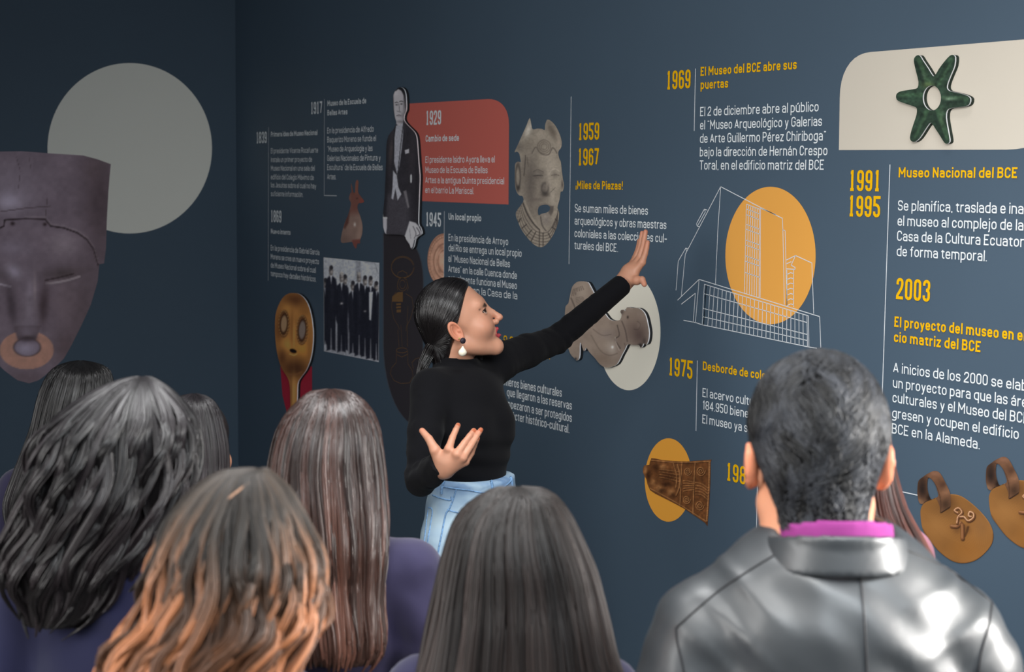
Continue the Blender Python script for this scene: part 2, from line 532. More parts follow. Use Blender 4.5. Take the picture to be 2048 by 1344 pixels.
# ------------------------------------------------------------------ the room
WALLC = mat('slate_blue_paint', tuple(lin((66, 82, 97)) * 1.3), rough=0.55, spec=0.35, noise=(1.3, .05), bump=(240, .10, .001))
FLOORC = mat('grey_floor', (0.16, 0.155, 0.15), rough=0.45, noise=(3, .12))
tag(slab('wall_right', (WALL_X, -3.0, 0), (WALL_X + .12, WALL_Y + .12, 3.6), WALLC), kind='structure')
tag(slab('wall_back', (-5.5, WALL_Y, 0), (WALL_X, WALL_Y + .12, 3.6), WALLC), kind='structure')
tag(slab('floor', (-5.5, -4.2, -.1), (WALL_X + .12, WALL_Y + .12, 0), FLOORC), kind='structure')
SKIRT = mat('dark_skirting', (0.03, 0.035, 0.04), rough=0.5)
tag(slab('baseboard_right', (WALL_X - .014, -3.0, 0.001), (WALL_X - .001, WALL_Y - .015, .09), SKIRT), kind='structure')
tag(slab('baseboard_back', (-5.5, WALL_Y - .014, 0.001), (WALL_X - .001, WALL_Y - .001, .09), SKIRT), kind='structure')

# ------------------------------------------------------------------ timeline entries
entry('white 1839 entry about a first museum idea, leftmost text beside a thin rule', (537, 400), [('1839', 512.9, 286.9, 533.6)], WHITE,
      [('Primera idea de Museo Nacional', 541.9, 273.6, 634.8)], WHITE,
      [('El presidente Vicente Rocafuerte', 541.9, 306.9, 636), ('instala un primer proyecto de', 541.9, 324.3, 624),
       ('Museo Nacional en una sala del', 541.9, 341.4, 629.5), ('edificio del Colegio M\u00e1ximo de', 541.9, 358.8, 627.6),
       ('los Jesuitas sobre el cual no hay', 541.9, 375, 632.4), ('suficiente informaci\u00f3n.', 541.9, 392.1, 606.2)],
      [[(537.1, 255), (536.4, 561)]], 23, 10, 10.3)
entry('white 1869 entry headed Nuevo intento, under the 1839 text', (541, 500), [('1869', 541.9, 444, 562.9)], WHITE,
      [('Nuevo intento', 541.9, 467, 581)], WHITE,
      [('En la presidencia de Gabriel Garc\u00eda', 541.6, 500.6, 638.8), ('Moreno se crea un nuevo proyecto', 541.6, 518, 637.8),
       ('de Museo Nacional sobre el cual', 541.6, 535, 631.6), ('tampoco hay detalles hist\u00f3ricos.', 541.6, 552, 632.5)], [], 24, 10, 10.8)
entry('white 1917 entry with an L-shaped rule, above the bird print', (648, 300), [('1917', 621.7, 228.6, 644.3)], WHITE,
      [('Museo de la Escuela de', 655, 212.1, 732.4), ('Bellas Artes', 655, 231, 694.8)], WHITE,
      [('En la presidencia de Alfredo', 654.6, 267, 747.4), ('Baquerizo Moreno se funda el', 654.6, 285, 751.9),
       ('\u201cMuseo de Arqueolog\u00eda y las', 654.6, 303.6, 745), ('Galer\u00edas Nacionales de Pintura y', 654.6, 322, 761),
       ('Escultura\u201d de la Escuela de Bellas', 654.6, 340.2, 765.2), ('Artes.', 654.6, 358.8, 672.4)],
      [[(648.8, 199), (648.4, 391)], [(648.4, 391), (673.3, 391.6)]], 24.5, 11, 11.6)
entry('white 1929 lettering on the red panel, headed Cambio de sede', (851, 330), [('1929', 851.9, 250.3, 882.2)], WHITE,
      [('Cambio de sede', 851.4, 283.5, 917.9)], WHITE,
      [('El presidente Isidro Ayora lleva el', 851, 325.7, 989.5), ('Museo de la Escuela de Bellas', 851, 345.9, 975.1),
       ('Artes a la antigua Quinta presidencial', 850.6, 366.2, 1008), ('en el barrio La Mariscal.', 850.6, 385.9, 947.8)], [], 28.5, 13, 13)
entry('white 1945 entry headed Un local propio, partly behind the presenter', (888, 480), [('1945', 851.6, 452.2, 882)], WHITE,
      [('Un local propio', 897.2, 439.5, 962.4)], WHITE,
      [('En la presidencia de Arroyo', 897.1, 481.8, 1016.3), ('del R\u00edo se entrega un local propio', 897.1, 502, 1043.2),
       ('al \u201cMuseo Nacional de Bellas', 896.6, 523.4, 1020), ('Artes\u201d en la calle Cuenca donde', 896.6, 543.9, 1033.8),
       ('actualmente funciona el Museo', 896.6, 563, 1033.8), ('Nacional en la Casa de la', 896.6, 582, 1034.6)],
      [[(888.6, 423), (887.6, 600)]], 28, 13.5, 14.2)
entry('yellow and white text on cultural goods, partly behind the presenter and her arm', (1080, 760), [], YELLOW,
      [('o colecciones de', 1007, 682, 1131), ('arte.', 1072, 714, 1100)], YELLOW,
      [('meros bienes culturales', 1009.5, 770.7, 1123.8, 'pri'), ('que llegaron a las reservas', 1013.9, 792, 1143.9),
       ('pezaron a ser protegidos', 1022, 817, 1143.9, 'em'), ('\u00e1cter hist\u00f3rico-cultural.', 1024.6, 839.5, 1139, 'car')], [], 30, 16, 17)
entry('yellow 1959 and 1967 entry with white text, right of the horned stone head', (1140, 360),
      [('1959', 1156.5, 280.4, 1198.2), ('1967', 1155.8, 331, 1197.5)], YELLOW,
      [('\u00a1Miles de Piezas!', 1151.3, 377.9, 1245.5)], YELLOW,
      [('Se suman miles de bienes', 1149.6, 424.1, 1295.8), ('arqueol\u00f3gicos y obras maestras', 1149.3, 449.1, 1332.7),
       ('coloniales a las colecciones cul-', 1149, 474.1, 1333.8), ('turales del BCE.', 1148.7, 498, 1235.9)],
      [[(1142.4, 194), (1138, 527)]], 34, 16.5, 16.5)
entry('yellow 1969 entry with five white lines, above the line drawing of a building', (1390, 250),
      [('1969', 1332.7, 179.4, 1380.7)], YELLOW,
      [('El Museo del BCE abre sus', 1401.2, 152, 1592.9), ('puertas', 1401.2, 178.5, 1456)], YELLOW,
      [('El 2 de diciembre abre al p\u00fablico', 1400.2, 232.5, 1636.7), ('el \u201cMuseo Arqueol\u00f3gico y Galer\u00edas', 1400.2, 259.2, 1643.5),
       ('de Arte Guillermo P\u00e9rez Chiriboga\u201d', 1399.8, 285.9, 1651.7), ('bajo la direcci\u00f3n de Hern\u00e1n Crespo', 1399.5, 312.9, 1654.5),
       ('Toral, en el edificio matriz del BCE', 1399.2, 339.2, 1647.6)],
      [[(1391, 138), (1388.4, 261)]], 37, 18, 18.5)
entry('yellow 1991 and 1995 entry with white text, under the cream panel', (1778, 430),
      [('1991', 1697.8, 381.9, 1760.3), ('1995', 1696.5, 432.8, 1760)], YELLOW,
      [('Museo Nacional del BCE', 1797.2, 354.7, 2034.4)], YELLOW,
      [('Se planifica, traslada e ina', 1795.6, 420.9, 2047, '', 'ugura'), ('el museo al complejo de la', 1795, 451.2, 2047),
       ('Casa de la Cultura Ecuator', 1794, 481.5, 2048, '', 'iana'), ('de forma temporal.', 1793.4, 511.8, 1974)],
      [[(1779.9, 330), (1764.2, 800)]], 42, 20, 20.5)
entry('yellow 2003 entry with two yellow heading lines and five white lines, lower right', (1790, 740),
      [('2003', 1792, 597.9, 1859.7)], YELLOW,
      [('El proyecto del museo en e', 1788.7, 653.5, 2046, '', 'l edifi-'), ('cio matriz del BCE', 1787.7, 683.7, 1961.9)], YELLOW,
      [('A inicios de los 2000 se ela', 1786.1, 744.6, 2042, '', 'bora'), ('un proyecto para que las \u00e1r', 1785.6, 774.7, 2043, '', 'eas'),
       ('culturales y el Museo del BC', 1784.9, 804.2, 2046, '', 'E'), ('gresen y ocupen el edificio', 1784.2, 835.2, 2039),
       ('BCE en la Alameda.', 1783.4, 866.4, 1960.6)], [], 42.6, 21, 20.5)
entry('yellow 1975 entry with rule and white text running behind the man', (1394, 790),
      [('1975', 1336.9, 750.4, 1385)], YELLOW, [('Desborde de colec', 1405.7, 739.9, 1541, '', 'ciones')], YELLOW,
      [('El acervo cultu', 1405, 793.6, 1507, '', 'ral'), ('184.950 bienes', 1405, 818.5, 1505.5), ('El museo ya se', 1404.6, 846.3, 1503.9)],
      [[(1394.7, 722), (1391.9, 861)]], 36, 17.5, 18)
entry('yellow digits and a white elbow rule beside the man\u2019s left ear', (1514, 1000),
      [('198', 1452.5, 960.5, 1491.4)], YELLOW, None, YELLOW, [('u', 1526, 1039, 1535)],
      [[(1515.6, 919), (1511.8, 1120)], [(1515.6, 919.8), (1837, 990.8)]], 36, 17.5, 18)

# ------------------------------------------------------------------ flat shapes printed on the walls
def sheet(name, label, outlines, rgb, gain, side='right', off=0.001, cat='wall graphic'):
    o = printed(name, outlines, None, None, side, off, flat=rgb, gain=gain)
    return tag(o, label, cat)
GR, GM, GL, GB = .97, 2.15, 2.7, 2.6
sheet('printed_circle', 'large beige circle printed on the end wall behind the big mask', [ell(259.5, 296.5, 164.5, 170.5, 96)], (140, 135, 128), GB * 1.5, 'back')
def corner(P0, P1, P2, n=10):
    t = np.linspace(0, 1, n)[:, None]
    P0, P1, P2 = map(np.array, (P0, P1, P2))
    k = .62
    q0, q1 = P0 + (P1 - P0) * k, P2 + (P1 - P2) * k
    return list((1 - t) ** 3 * P0 + 3 * (1 - t) ** 2 * t * q0 + 3 * (1 - t) * t * t * q1 + t ** 3 * P2)
sheet('printed_rectangle', 'terracotta red panel with one rounded corner behind the 1929 text',
      [[(812, 207.5)] + corner((975, 198.2), (1018.5, 196), (1018, 250)) + [(1017, 409), (815, 401)]], (150, 76, 68), GM)
sheet('printed_rectangle', 'cream panel with rounded corners behind the green star',
      [corner((1679.5, 196), (1680, 108), (1742, 104)) + corner((2070, 77), (2110, 74), (2110, 120)) + corner((2108, 240), (2107, 298), (2014, 299.3)) + [(1677.8, 300.2)]],
      (214, 206, 192), GR)
sheet('printed_oval', 'pale grey-beige disc behind the grey animal cutout', [ell(1258, 664, 63, 116.5, 80)], (188, 184, 172), GM * .85)
sheet('printed_oval', 'orange-yellow disc behind the patterned bronze plaque', [ell(1337, 960, 47.5, 83.5, 72)], (210, 146, 56), GR * 1.45)
sheet('printed_shape', 'crimson rounded shape behind the handle of the golden spoon',
      [zp([(258, 1065), (461, 1065), (461, 1250), (452, 1330), (430, 1400), (390, 1450), (340, 1440), (300, 1360), (272, 1250)], 480, 400, 3.2)], (128, 28, 44), GL * .9)

# -------- line drawing of a building over an orange disc
P = on_right(1500, 560, 0)
bd = empty('building_drawing', tuple(map(float, P)), 'thin white line drawing of a modernist building over an orange disc', 'wall graphic')
printed('orange_disc', [ell(1541, 511, 90.3, 137.5, 80)], None, None, 'right', .001, bd, flat=(221, 158, 74), gain=GR * 1.22)['label'] = 'orange disc behind the tower'
B = lambda *p: [tuple(q) for q in zp(p, 1300, 340, 3.36)]
drawing = [B((185, 875), (330, 735), (1140, 985), (1148, 1195)), B((330, 735), (305, 1025)), B((475, 112), (455, 420), (440, 765)),
           B((475, 112), (237, 566), (210, 850)), B((475, 112), (740, 250), (890, 325), (893, 400), (903, 905)), B((742, 256), (845, 300)),
           B((890, 402), (908, 407), (920, 912)), B((385, 270), (365, 263), (312, 362), (318, 378), (332, 381)), B((365, 263), (372, 282), (320, 374)),
           B((255, 530), (240, 525), (190, 612), (175, 808)), B((240, 525), (246, 546)), B((225, 1010), (305, 1025), (350, 1040), (1070, 1190), (1122, 1198)),
           B((210, 902), (305, 828), (290, 1025)), B((365, 768), (350, 1040)), B((365, 768), (1065, 980), (1068, 1190)), B((378, 772), (360, 1042)),
           B((360, 830), (1055, 1025)), B((357, 930), (1055, 1105)), B((352, 985), (1055, 1145)), B((742, 255), (740, 857)), B((735, 262), (733, 855)),
           B((917, 605), (978, 575), (1088, 625), (1100, 965)), B((978, 575), (948, 640), (975, 655), (975, 668), (918, 664)), B((918, 630), (950, 616)),
           B((920, 670), (920, 910)), B((965, 668), (965, 920))]
for i in range(26):
    t = i / 25
    drawing.append(B((378 + 677 * t, 772 + 206 * t), (360 + 698 * t, 1042 + 146 * t)))
for i in range(6):
    t = i / 6
    drawing.append(B((648 + 87 * t, 230 + 32 * t), (634 + 99 * t, 825 + 30 * t)))
for y in (230, 262, 300, 365, 398, 470, 504, 576, 612, 688):
    drawing.append(B((648 - (y - 230) * .024, y), (735, y + 33)))
for i in range(7):
    y = 690 + i * 35
    drawing.append(B((920, y + 12), (945, y), (965, y + 6)))
V, F = [], []
for L in drawing:
    A = [np.array((-p[1], p[2])) for p in (on_right(x, y, .002) for x, y in L)]
    for i in range(len(A) - 1):
        ribbon([A[i], A[i + 1]], .0013, False, V, F, False)
mesh_obj('line_art', [(WALL_X - .002, -q[0], q[1]) for q in V], F, LINE, bd)

# -------- dark arched panel with gold line art
P = on_right(806, 640, 0)
ap = empty('arched_panel', tuple(map(float, P)), 'dark brown arched panel with fine gold line art, left of the presenter', 'wall graphic')
arch = [[(767.8, 467.3)] + corner((790, 467.5), (843, 468), (845.8, 560)) + corner((845, 700), (845, 842), (836, 842)) + corner((815, 842), (769, 800), (767.5, 690))]
printed('grey_border', [[(806 + (x - 806) * 1.05, 655 + (y - 655) * 1.012) for x, y in arch[0]]], None, None, 'right', .0007, ap, flat=(66, 71, 80), gain=1.5)
printed('dark_sheet', arch, None, None, 'right', .0014, ap, flat=(42, 39, 43), gain=2.0)
A = lambda *p: [tuple(q) for q in zp(p, 480, 400, 3.2)]
GOLD = mat('gold_print', tuple(lin((104, 78, 50)) * 1.5), rough=.6)
gold = [A(*ell(1041, 430, 74, 70, 30)), A(*ell(1040, 432, 70, 65, 30)), A((1005, 495), (1012, 465), (1040, 452), (1068, 468), (1072, 495)), A(*ell(1040, 540, 32, 42, 20)), A(*ell(1040, 540, 18, 28, 16)),
        A((1018, 500), (1005, 560), (1010, 580)), A((1062, 500), (1078, 560), (1070, 580)), A((1000, 590), (975, 620), (970, 690), (985, 760), (1015, 810), (1020, 830)),
        A((1060, 598), (1100, 625), (1110, 690), (1090, 760), (1065, 810), (1062, 840)), A((1075, 680), (1070, 760), (1072, 940)), A((1010, 830), (1018, 940)), A((1030, 800), (1038, 940)),
        A(*ell(1036, 962, 36, 16, 20)), A((1002, 960), (1000, 1040), (970, 1075), (962, 1110), (985, 1155), (1030, 1175), (1085, 1170), (1108, 1130), (1102, 1090), (1075, 1050), (1072, 965)),
        A((1170, 1005), (1125, 1015), (1100, 1040), (1110, 1080)), A((1004, 990), (1036, 1005), (1072, 988))]
V, F = [], []
for L in gold:
    q = [np.array((-p[1], p[2])) for p in (on_right(x, y, .002) for x, y in L)]
    for i in range(len(q) - 1):
        ribbon([q[i], q[i + 1]], .0010, False, V, F, False)
mesh_obj('gold_line_art', [(WALL_X - .002, -q[0], q[1]) for q in V], F, GOLD, ap)
for k, poly in enumerate([A((975, 620), (1010, 590), (1042, 588), (1042, 652), (972, 650)), A((1000, 662), (1030, 660), (1030, 672), (1000, 674)), A((1000, 682), (1030, 680), (1030, 692), (1000, 694)),
                          A((1002, 702), (1030, 700), (1030, 718), (1002, 720))]):
    printed('gold_patch', [poly], None, None, 'right', .0022, ap, m=GOLD, flat=(120, 88, 52))

# -------- group photograph
def paint_group(X, Y):
    p = Paint(X, Y, (158, 160, 166), 480, 400, 3.2)
    p.noise(60, .10, 3, 2)
    p.poly([(738, 385), (772, 388), (774, 520), (742, 520)], (104, 105, 112), .7, 8).line([(800, 400), (860, 400), (885, 470)], 4, (110, 112, 118), .6)
    p.poly([(535, 840), (892, 840), (892, 1045), (535, 1045)], (104, 104, 110), .6, 70)
    dark, mid = (24, 25, 34), (40, 41, 50)
    for cx, hy, w, base, bald in ((545, 528, 20, 930, 0), (672, 505, 26, 965, 0), (722, 545, 30, 985, 0), (872, 548, 26, 1030, 0), (800, 512, 34, 1005, 0), (650, 492, 36, 975, 1), (762, 492, 38, 1000, 1), (836, 515, 40, 1020, 0), (583, 448, 38, 965, 0)):
        top = hy + 44
        p.poly([(cx - 10, top - 6), (cx + 10, top - 6), (cx + w * .85, top + 14), (cx + w, top + 60), (cx + w * 1.02, top + 230), (cx + w * .78, top + 260), (cx + w * .74, base), (cx + 4, base - 8), (cx, top + 330), (cx - 4, base - 8), (cx - w * .74, base), (cx - w * .78, top + 260), (cx - w * 1.02, top + 230), (cx - w, top + 60), (cx - w * .85, top + 14)], dark, .97, 5)
        p.poly([(cx - 6, top + 20), (cx + w * .5, top + 90), (cx + 4, top + 220)], mid, .6, 8)
        p.disc(cx, hy + 8, 13, 34, (128, 122, 120), 1, 0, .25)
        p.disc(cx + 1, hy - (22 if bald else 15), 12, 9 if bald else 15, (36, 35, 40) if not bald else (150, 145, 142), .95, 0, .4)
        p.blob(cx - 9, hy + 2, 5, 22, (62, 58, 58), .8).blob(cx, hy + 4, 11, 4, (66, 60, 60), .8).blob(cx + 1, hy + 26, 8, 5, (60, 54, 56), .7).blob(cx + 5, hy + 12, 5, 10, (156, 150, 148), .6)
        p.poly([(cx - 7, top - 8), (cx + 7, top - 8), (cx + 1, top + 46)], (176, 177, 184), .85, 3)
    p.poly([(826, 590), (850, 588), (838, 770), (828, 765)], (182, 184, 192), .95, 4)
    p.blob(650, 662, 9, 7, (158, 154, 154), .9).blob(800, 712, 8, 6, (140, 136, 136), .8).blob(692, 780, 5, 60, (110, 110, 118), .7)
    p.noise(9, .14, 2, 4)
    return p.out(GM * 1.15)
tag(printed('group_photograph', [zp([(535, 367), (892, 402), (888, 1037), (537, 968)], 480, 400, 3.2)], paint_group, 1.1), 'black and white photograph of men in dark suits standing in a row', 'photograph')

# -------- bird
def paint_bird(X, Y):
    p = Paint(X, Y, (124, 101, 92))
    p.noise(14, .08)
    p.poly([(695, 380), (730, 380), (730, 408), (722, 424), (698, 428)], (108, 70, 62), 1, 8)
    p.poly([(702, 360), (708, 360), (709, 388), (703, 388)], (105, 66, 56), 1, 2).poly([(710, 358), (718, 360), (718, 388), (711, 388)], (118, 74, 62), 1, 2)
    p.poly([(700, 420), (697, 446), (690, 458), (687, 455), (692, 434)], (84, 54, 48), 1, 2)
    p.blob(718, 470, 6, 30, (150, 124, 112), .7, 8).blob(709.5, 449, 2.2, 4, (205, 190, 182), .9)
    p.blob(690, 480, 12, 10, (98, 78, 72), .6).poly([(704, 480), (722, 478), (722, 500), (704, 500)], (108, 64, 58), 1, 2)
    p.poly([(720, 396), (729, 400), (728, 407), (719, 405)], (124, 64, 56), 1, 2).blob(714, 397, 1.6, 1.6, (60, 38, 34), 1)
    return p.out(GL * .75)
bird = catmull([(702, 366), (705, 376), (707, 385), (710, 384), (711, 366), (714, 360), (717, 364), (716, 383), (721, 392), (728, 402), (724, 406), (717, 407), (715, 417), (721, 434), (725, 452), (724, 468),
                (720, 481), (720, 487), (715, 487), (712, 497), (707, 491), (704, 484), (694, 485), (682, 484), (684, 465), (690, 444), (696, 430), (702, 408), (698, 397), (701, 386), (703, 384)], 3)
tag(printed('bird_print', [bird], paint_bird, 1.2), 'printed brown and tan bird figurine with two crest tufts, above the group photograph', 'picture')

# -------- carved disc, cut off by the rule of the 1945 entry
def paint_disc(X, Y):
    p = Paint(X, Y, (168, 128, 108), 840, 380, 5.6)
    p.noise(26, .10)
    for r, w, c in ((1.0, 8, (120, 84, 68)), (.88, 4, (128, 92, 76)), (.66, 6, (120, 84, 70)), (.58, 4, (190, 150, 128)), (.42, 5, (118, 84, 70)), (.3, 5, (188, 148, 126))):
        p.ring(285, 800, 200 * r, 305 * r, w, c, .75)
    for k in range(26):
        a = math.pi / 2 + math.pi * k / 25
        p.line([(285 + 176 * math.cos(a), 800 + 268 * math.sin(a)), (285 + 194 * math.cos(a), 800 + 296 * math.sin(a))], 4, (122, 88, 72), .6)
    p.blob(250, 800, 30, 60, (196, 156, 134), .8).blob(235, 640, 30, 30, (130, 92, 78), .7).blob(230, 720, 26, 22, (190, 150, 130), .7).blob(225, 900, 20, 40, (126, 92, 78), .7)
    return p.out(GM)
half = [(888.2 - 33.5 * math.sin(math.pi * t), 520.5 - 53.5 * math.cos(math.pi * t)) for t in np.linspace(0, 1, 40)]
tag(printed('carved_disc_print', [half], paint_disc, 1.2), 'printed half disc of carved tan stone, against the rule left of the 1945 text', 'picture')

# -------- stone head with two horns
head_o = catmull([(88, 390), (120, 320), (160, 230), (200, 140), (228, 75), (241, 115), (256, 178), (300, 172), (340, 175), (368, 185), (372, 140), (385, 98), (400, 89), (430, 105), (470, 150), (505, 220), (525, 290), (521, 345), (494, 390),
                  (503, 450), (517, 480), (526, 560), (537, 640), (547, 700), (535, 752), (516, 760), (505, 830), (486, 905), (501, 950), (492, 1040), (465, 1120), (420, 1200), (372, 1255), (330, 1271), (280, 1255), (220, 1200), (160, 1120), (122, 1040),
                  (101, 950), (168, 852), (163, 800), (130, 790), (100, 740), (91, 640), (92, 560), (95, 500), (120, 478), (145, 482), (140, 440), (131, 402), (108, 386)], 3)
mouth = catmull([(304, 930), (318, 893), (350, 880), (392, 879), (417, 900), (412, 930), (388, 950), (340, 962), (312, 975)], 3)
def paint_head(X, Y):
    p = Paint(X, Y, (126, 117, 106), 1010, 220, 4.634)
    p.noise(70, .10, 4)
    p.blob(420, 520, 60, 170, (146, 136, 124), .8).blob(470, 640, 40, 120, (150, 140, 126), .7).blob(235, 700, 60, 260, (84, 77, 72), .85).blob(170, 560, 30, 160, (104, 96, 88), .7)
    p.blob(215, 190, 28, 90, (178, 172, 162), .8, 20).blob(130, 340, 40, 40, (92, 86, 80), .8, -40).blob(440, 200, 30, 90, (88, 80, 72), .9, -25).blob(500, 300, 16, 70, (140, 128, 116), .7, -12)
    p.blob(330, 230, 60, 40, (142, 132, 120), .8).blob(200, 300, 50, 60, (108, 100, 90), .7)
    for r in (1, .72, .44): p.ring(362, 340, 60 * r, 62 * r, 5, (92, 84, 76), .7)
    p.line([(250, 400), (270, 360), (290, 345), (310, 380), (345, 410), (400, 415), (425, 380), (440, 350), (465, 370), (480, 400)], 7, (88, 80, 74), .8, 4)
    p.line([(190, 420), (185, 520), (175, 610)], 6, (70, 64, 60), .8).line([(205, 440), (215, 520)], 6, (80, 74, 68), .6)
    p.blob(300, 600, 62, 46, (84, 77, 72), .9).blob(305, 590, 36, 20, (112, 104, 96), .9).line([(262, 612), (305, 606), (350, 608)], 5, (62, 57, 54), .9, 3).line([(265, 570), (305, 552), (355, 575)], 5, (72, 66, 62), .6, 3)
    p.blob(465, 600, 34, 40, (112, 104, 95), .9).line([(430, 606), (470, 600), (500, 606)], 4, (84, 76, 70), .9, 3).line([(410, 600), (430, 560), (470, 545), (505, 570)], 6, (160, 150, 138), .6, 3)
    p.line([(400, 560), (410, 650), (420, 720)], 14, (146, 136, 124), .7, 3).blob(365, 720, 40, 60, (98, 90, 84), .95).ring(370, 725, 30, 46, 8, (74, 68, 64), .8).blob(372, 780, 40, 28, (60, 55, 52), .9).blob(392, 690, 14, 50, (130, 120, 110), .8)
    p.blob(440, 800, 20, 60, (152, 142, 130), .8).line([(425, 760), (465, 720)], 5, (90, 82, 76), .7).blob(300, 830, 70, 22, (86, 78, 73), .6)
    p.ring(358, 925, 70, 52, 12, (104, 96, 88), .8).poly([(412, 890), (452, 890), (448, 940), (425, 985), (405, 950)], (76, 70, 66), .9, 6).blob(380, 1010, 44, 60, (112, 104, 98), .95).blob(372, 985, 26, 24, (134, 125, 116), .8).line([(330, 990), (345, 1070), (380, 1120)], 7, (72, 66, 63), .8, 3)
    p.line([(180, 840), (230, 960), (290, 1060), (350, 1130)], 10, (140, 130, 118), .6, 3).line([(165, 860), (210, 970), (270, 1060), (320, 1110)], 8, (60, 55, 52), .9, 3)
    p.line([(440, 1090), (480, 1000), (492, 930)], 6, (70, 64, 60), .7, 3)
    for k in range(5):
        o = 26 * k
        p.line([(150 - o * .45, 880 + o * .4), (190 - o * .5, 1000 + o), (260 - o * .45, 1100 + o), (335, 1140 + o * 1.05), (410 + o * .25, 1120 + o), (460 + o * .2, 1030 + o * .6), (488, 960 + o * .3)], 4, (66, 60, 57), .8, 4)
    for a, b in (((150, 1000), (120, 1050)), ((200, 1060), (140, 1110)), ((250, 1110), (190, 1180)), ((285, 1130), (235, 1230)), ((320, 1120), (318, 1265)), ((352, 1140), (352, 1262)), ((400, 1140), (430, 1200)), ((440, 1090), (468, 1110)), ((465, 1010), (490, 1030))):
        p.line([a, b], 6, (58, 53, 50), .85)
    p.ring(120, 620, 22, 110, 7, (72, 66, 62), .9).blob(122, 720, 14, 22, (50, 46, 44), .9).blob(530, 690, 8, 34, (66, 60, 58), .9)
    p.noise(12, .07, 2, 3)
    return p.out(GM * .98)
tag(printed('stone_head_print', [zp(head_o, 1010, 220, 4.634), zp(mouth, 1010, 220, 4.634)], paint_head, 1.1), 'printed grey stone head with two horns, open mouth and ribbed collar', 'picture')

# -------- bronze plaque with relief pattern
def paint_plaque(X, Y):
    p = Paint(X, Y, (116, 72, 40), 1260, 680, 3.055)
    p.noise(40, .2, 3)
    D, H = (52, 28, 14), (206, 146, 92)
    def groove(P, w=4, s=4):
        P = np.asarray(P, float)
        p.line(P + np.array((2.5, 3.0)), w, D, .8, s)
        p.line(P, w * .8, H, .75, s)
    for x in (318, 398): groove([(x, 745), (x - 6, 850), (x - 10, 950), (x - 14, 1040 if x < 350 else 1080)], 4)
    groove([(130, 735), (300, 748), (480, 742)], 4); groove([(484, 745), (482, 900), (468, 1105)], 5); groove([(120, 905), (250, 975), (350, 1035), (465, 1108)], 4)
    for cx, cy, r in ((352, 802, 24), (432, 800, 28), (345, 975, 24), (425, 1010, 28)):
        t = np.linspace(0, 4.2 * math.pi, 26)
        groove(np.stack([cx + r * (1 - t / 15) * np.cos(t), cy + r * 1.15 * (1 - t / 15) * np.sin(t)], 1), 3.2, 0)
    for k in range(5):
        groove([(325, 860 + k * 16), (355, 862 + k * 14), (385, 868 + k * 12)], 3)
        groove([(400, 870 + k * 18), (440, 880 + k * 17), (476, 905 + k * 18)], 3)
    for k in range(4): groove([(180, 790 + k * 16), (230, 796 + k * 17), (300, 805 + k * 20)], 3)
    groove([(290, 760), (305, 830), (300, 900), (280, 950)], 6); groove([(265, 755), (285, 830), (280, 900)], 4)
    p.blob(165, 780, 26, 18, D, .8).blob(200, 775, 22, 14, H, .7).blob(95, 795, 12, 30, H, .7).blob(112, 830, 14, 30, D, .8)
    p.blob(178, 905, 22, 24, H, .8).blob(190, 920, 20, 18, D, .6).blob(252, 930, 20, 22, H, .85).blob(262, 948, 20, 18, D, .7).blob(215, 880, 40, 14, D, .7).blob(140, 870, 16, 26, H, .6).blob(235, 830, 40, 30, D, .5)
    p.noise(14, .22, 3, 5)
    for k in range(24): p.blob(488 - k * .7, 745 + k * 15.6, 4, 5, H, .6)
    return p.out(GR * 1.1)
tag(printed('bronze_plaque_print', [zp(catmull([(79, 795), (88, 765), (118, 763), (130, 722), (190, 732), (250, 738), (350, 742), (487, 732), (493, 748), (490, 900), (475, 1121), (459, 1117), (330, 1030), (200, 962), (122, 917), (100, 850), (84, 822)], 2), 1260, 680, 3.055)], paint_plaque, 1.1, off=.002),
    'printed bronze plaque with embossed scrolls lying sideways on the orange-yellow disc', 'picture')

# -------- two bronze pectorals with a strap loop
def paint_pec(ox, oy):
    def f(X, Y):
        p = Paint(X, Y, (143, 97, 50), ox, oy, 4.479)
        p.noise(160, .12, 3, 1)
        p.blob(560, 620, 140, 90, (112, 76, 40), .6).blob(780, 980, 170, 120, (150, 98, 44), .8).blob(500, 760, 110, 120, (158, 110, 60), .7).blob(620, 560, 60, 60, (86, 56, 32), .6).blob(900, 760, 70, 120, (138, 96, 56), .6)
        for k in range(26):
            p.line([(400 + k * 22, 640 + k * 7), (560 + k * 16, 860 + k * 7)], 3.0, (170, 122, 70), .16)
            p.line([(640 + k * 10, 520 + k * 18), (470 + k * 14, 640 + k * 16)], 3.0, (110, 74, 40), .14)
        p.line([(385, 800), (440, 890), (520, 990), (620, 1070), (700, 1098), (790, 1098), (880, 1062), (950, 1005), (1005, 925), (1012, 840)], 6, (96, 62, 34), .6, 3)
        p.line([(470, 530), (560, 500), (640, 488), (720, 502), (800, 552), (900, 642), (980, 742)], 5, (176, 128, 80), .5, 3)
        for x in (690, 775): p.blob(x, 800, 40, 40, (84, 54, 30), .5)
        p.line([(790, 780), (775, 830), (760, 860)], 12, (70, 42, 22), .7)
        def worm(P, w, hi):
            P = np.asarray(P, float)
            p.line(P + np.array((5, 8)), w * 1.25, (58, 34, 18), .9, 4)
            p.line(P, w, (122, 78, 48), 1, 4)
            p.line(P + np.array((-3, -4)), w * .4, hi, .9, 4)
        worm([(640, 770), (690, 772), (720, 740)], 15, (176, 126, 88)); worm([(735, 760), (738, 820), (738, 880)], 17, (160, 110, 70))
        worm([(690, 745), (700, 690), (735, 650), (705, 610), (668, 632), (700, 655)], 11, (226, 176, 136)); worm([(720, 690), (755, 690), (790, 725), (835, 700), (838, 660), (805, 645), (795, 680), (822, 690)], 12, (236, 190, 150))
        return p.out(GR * 1.1)
    return f
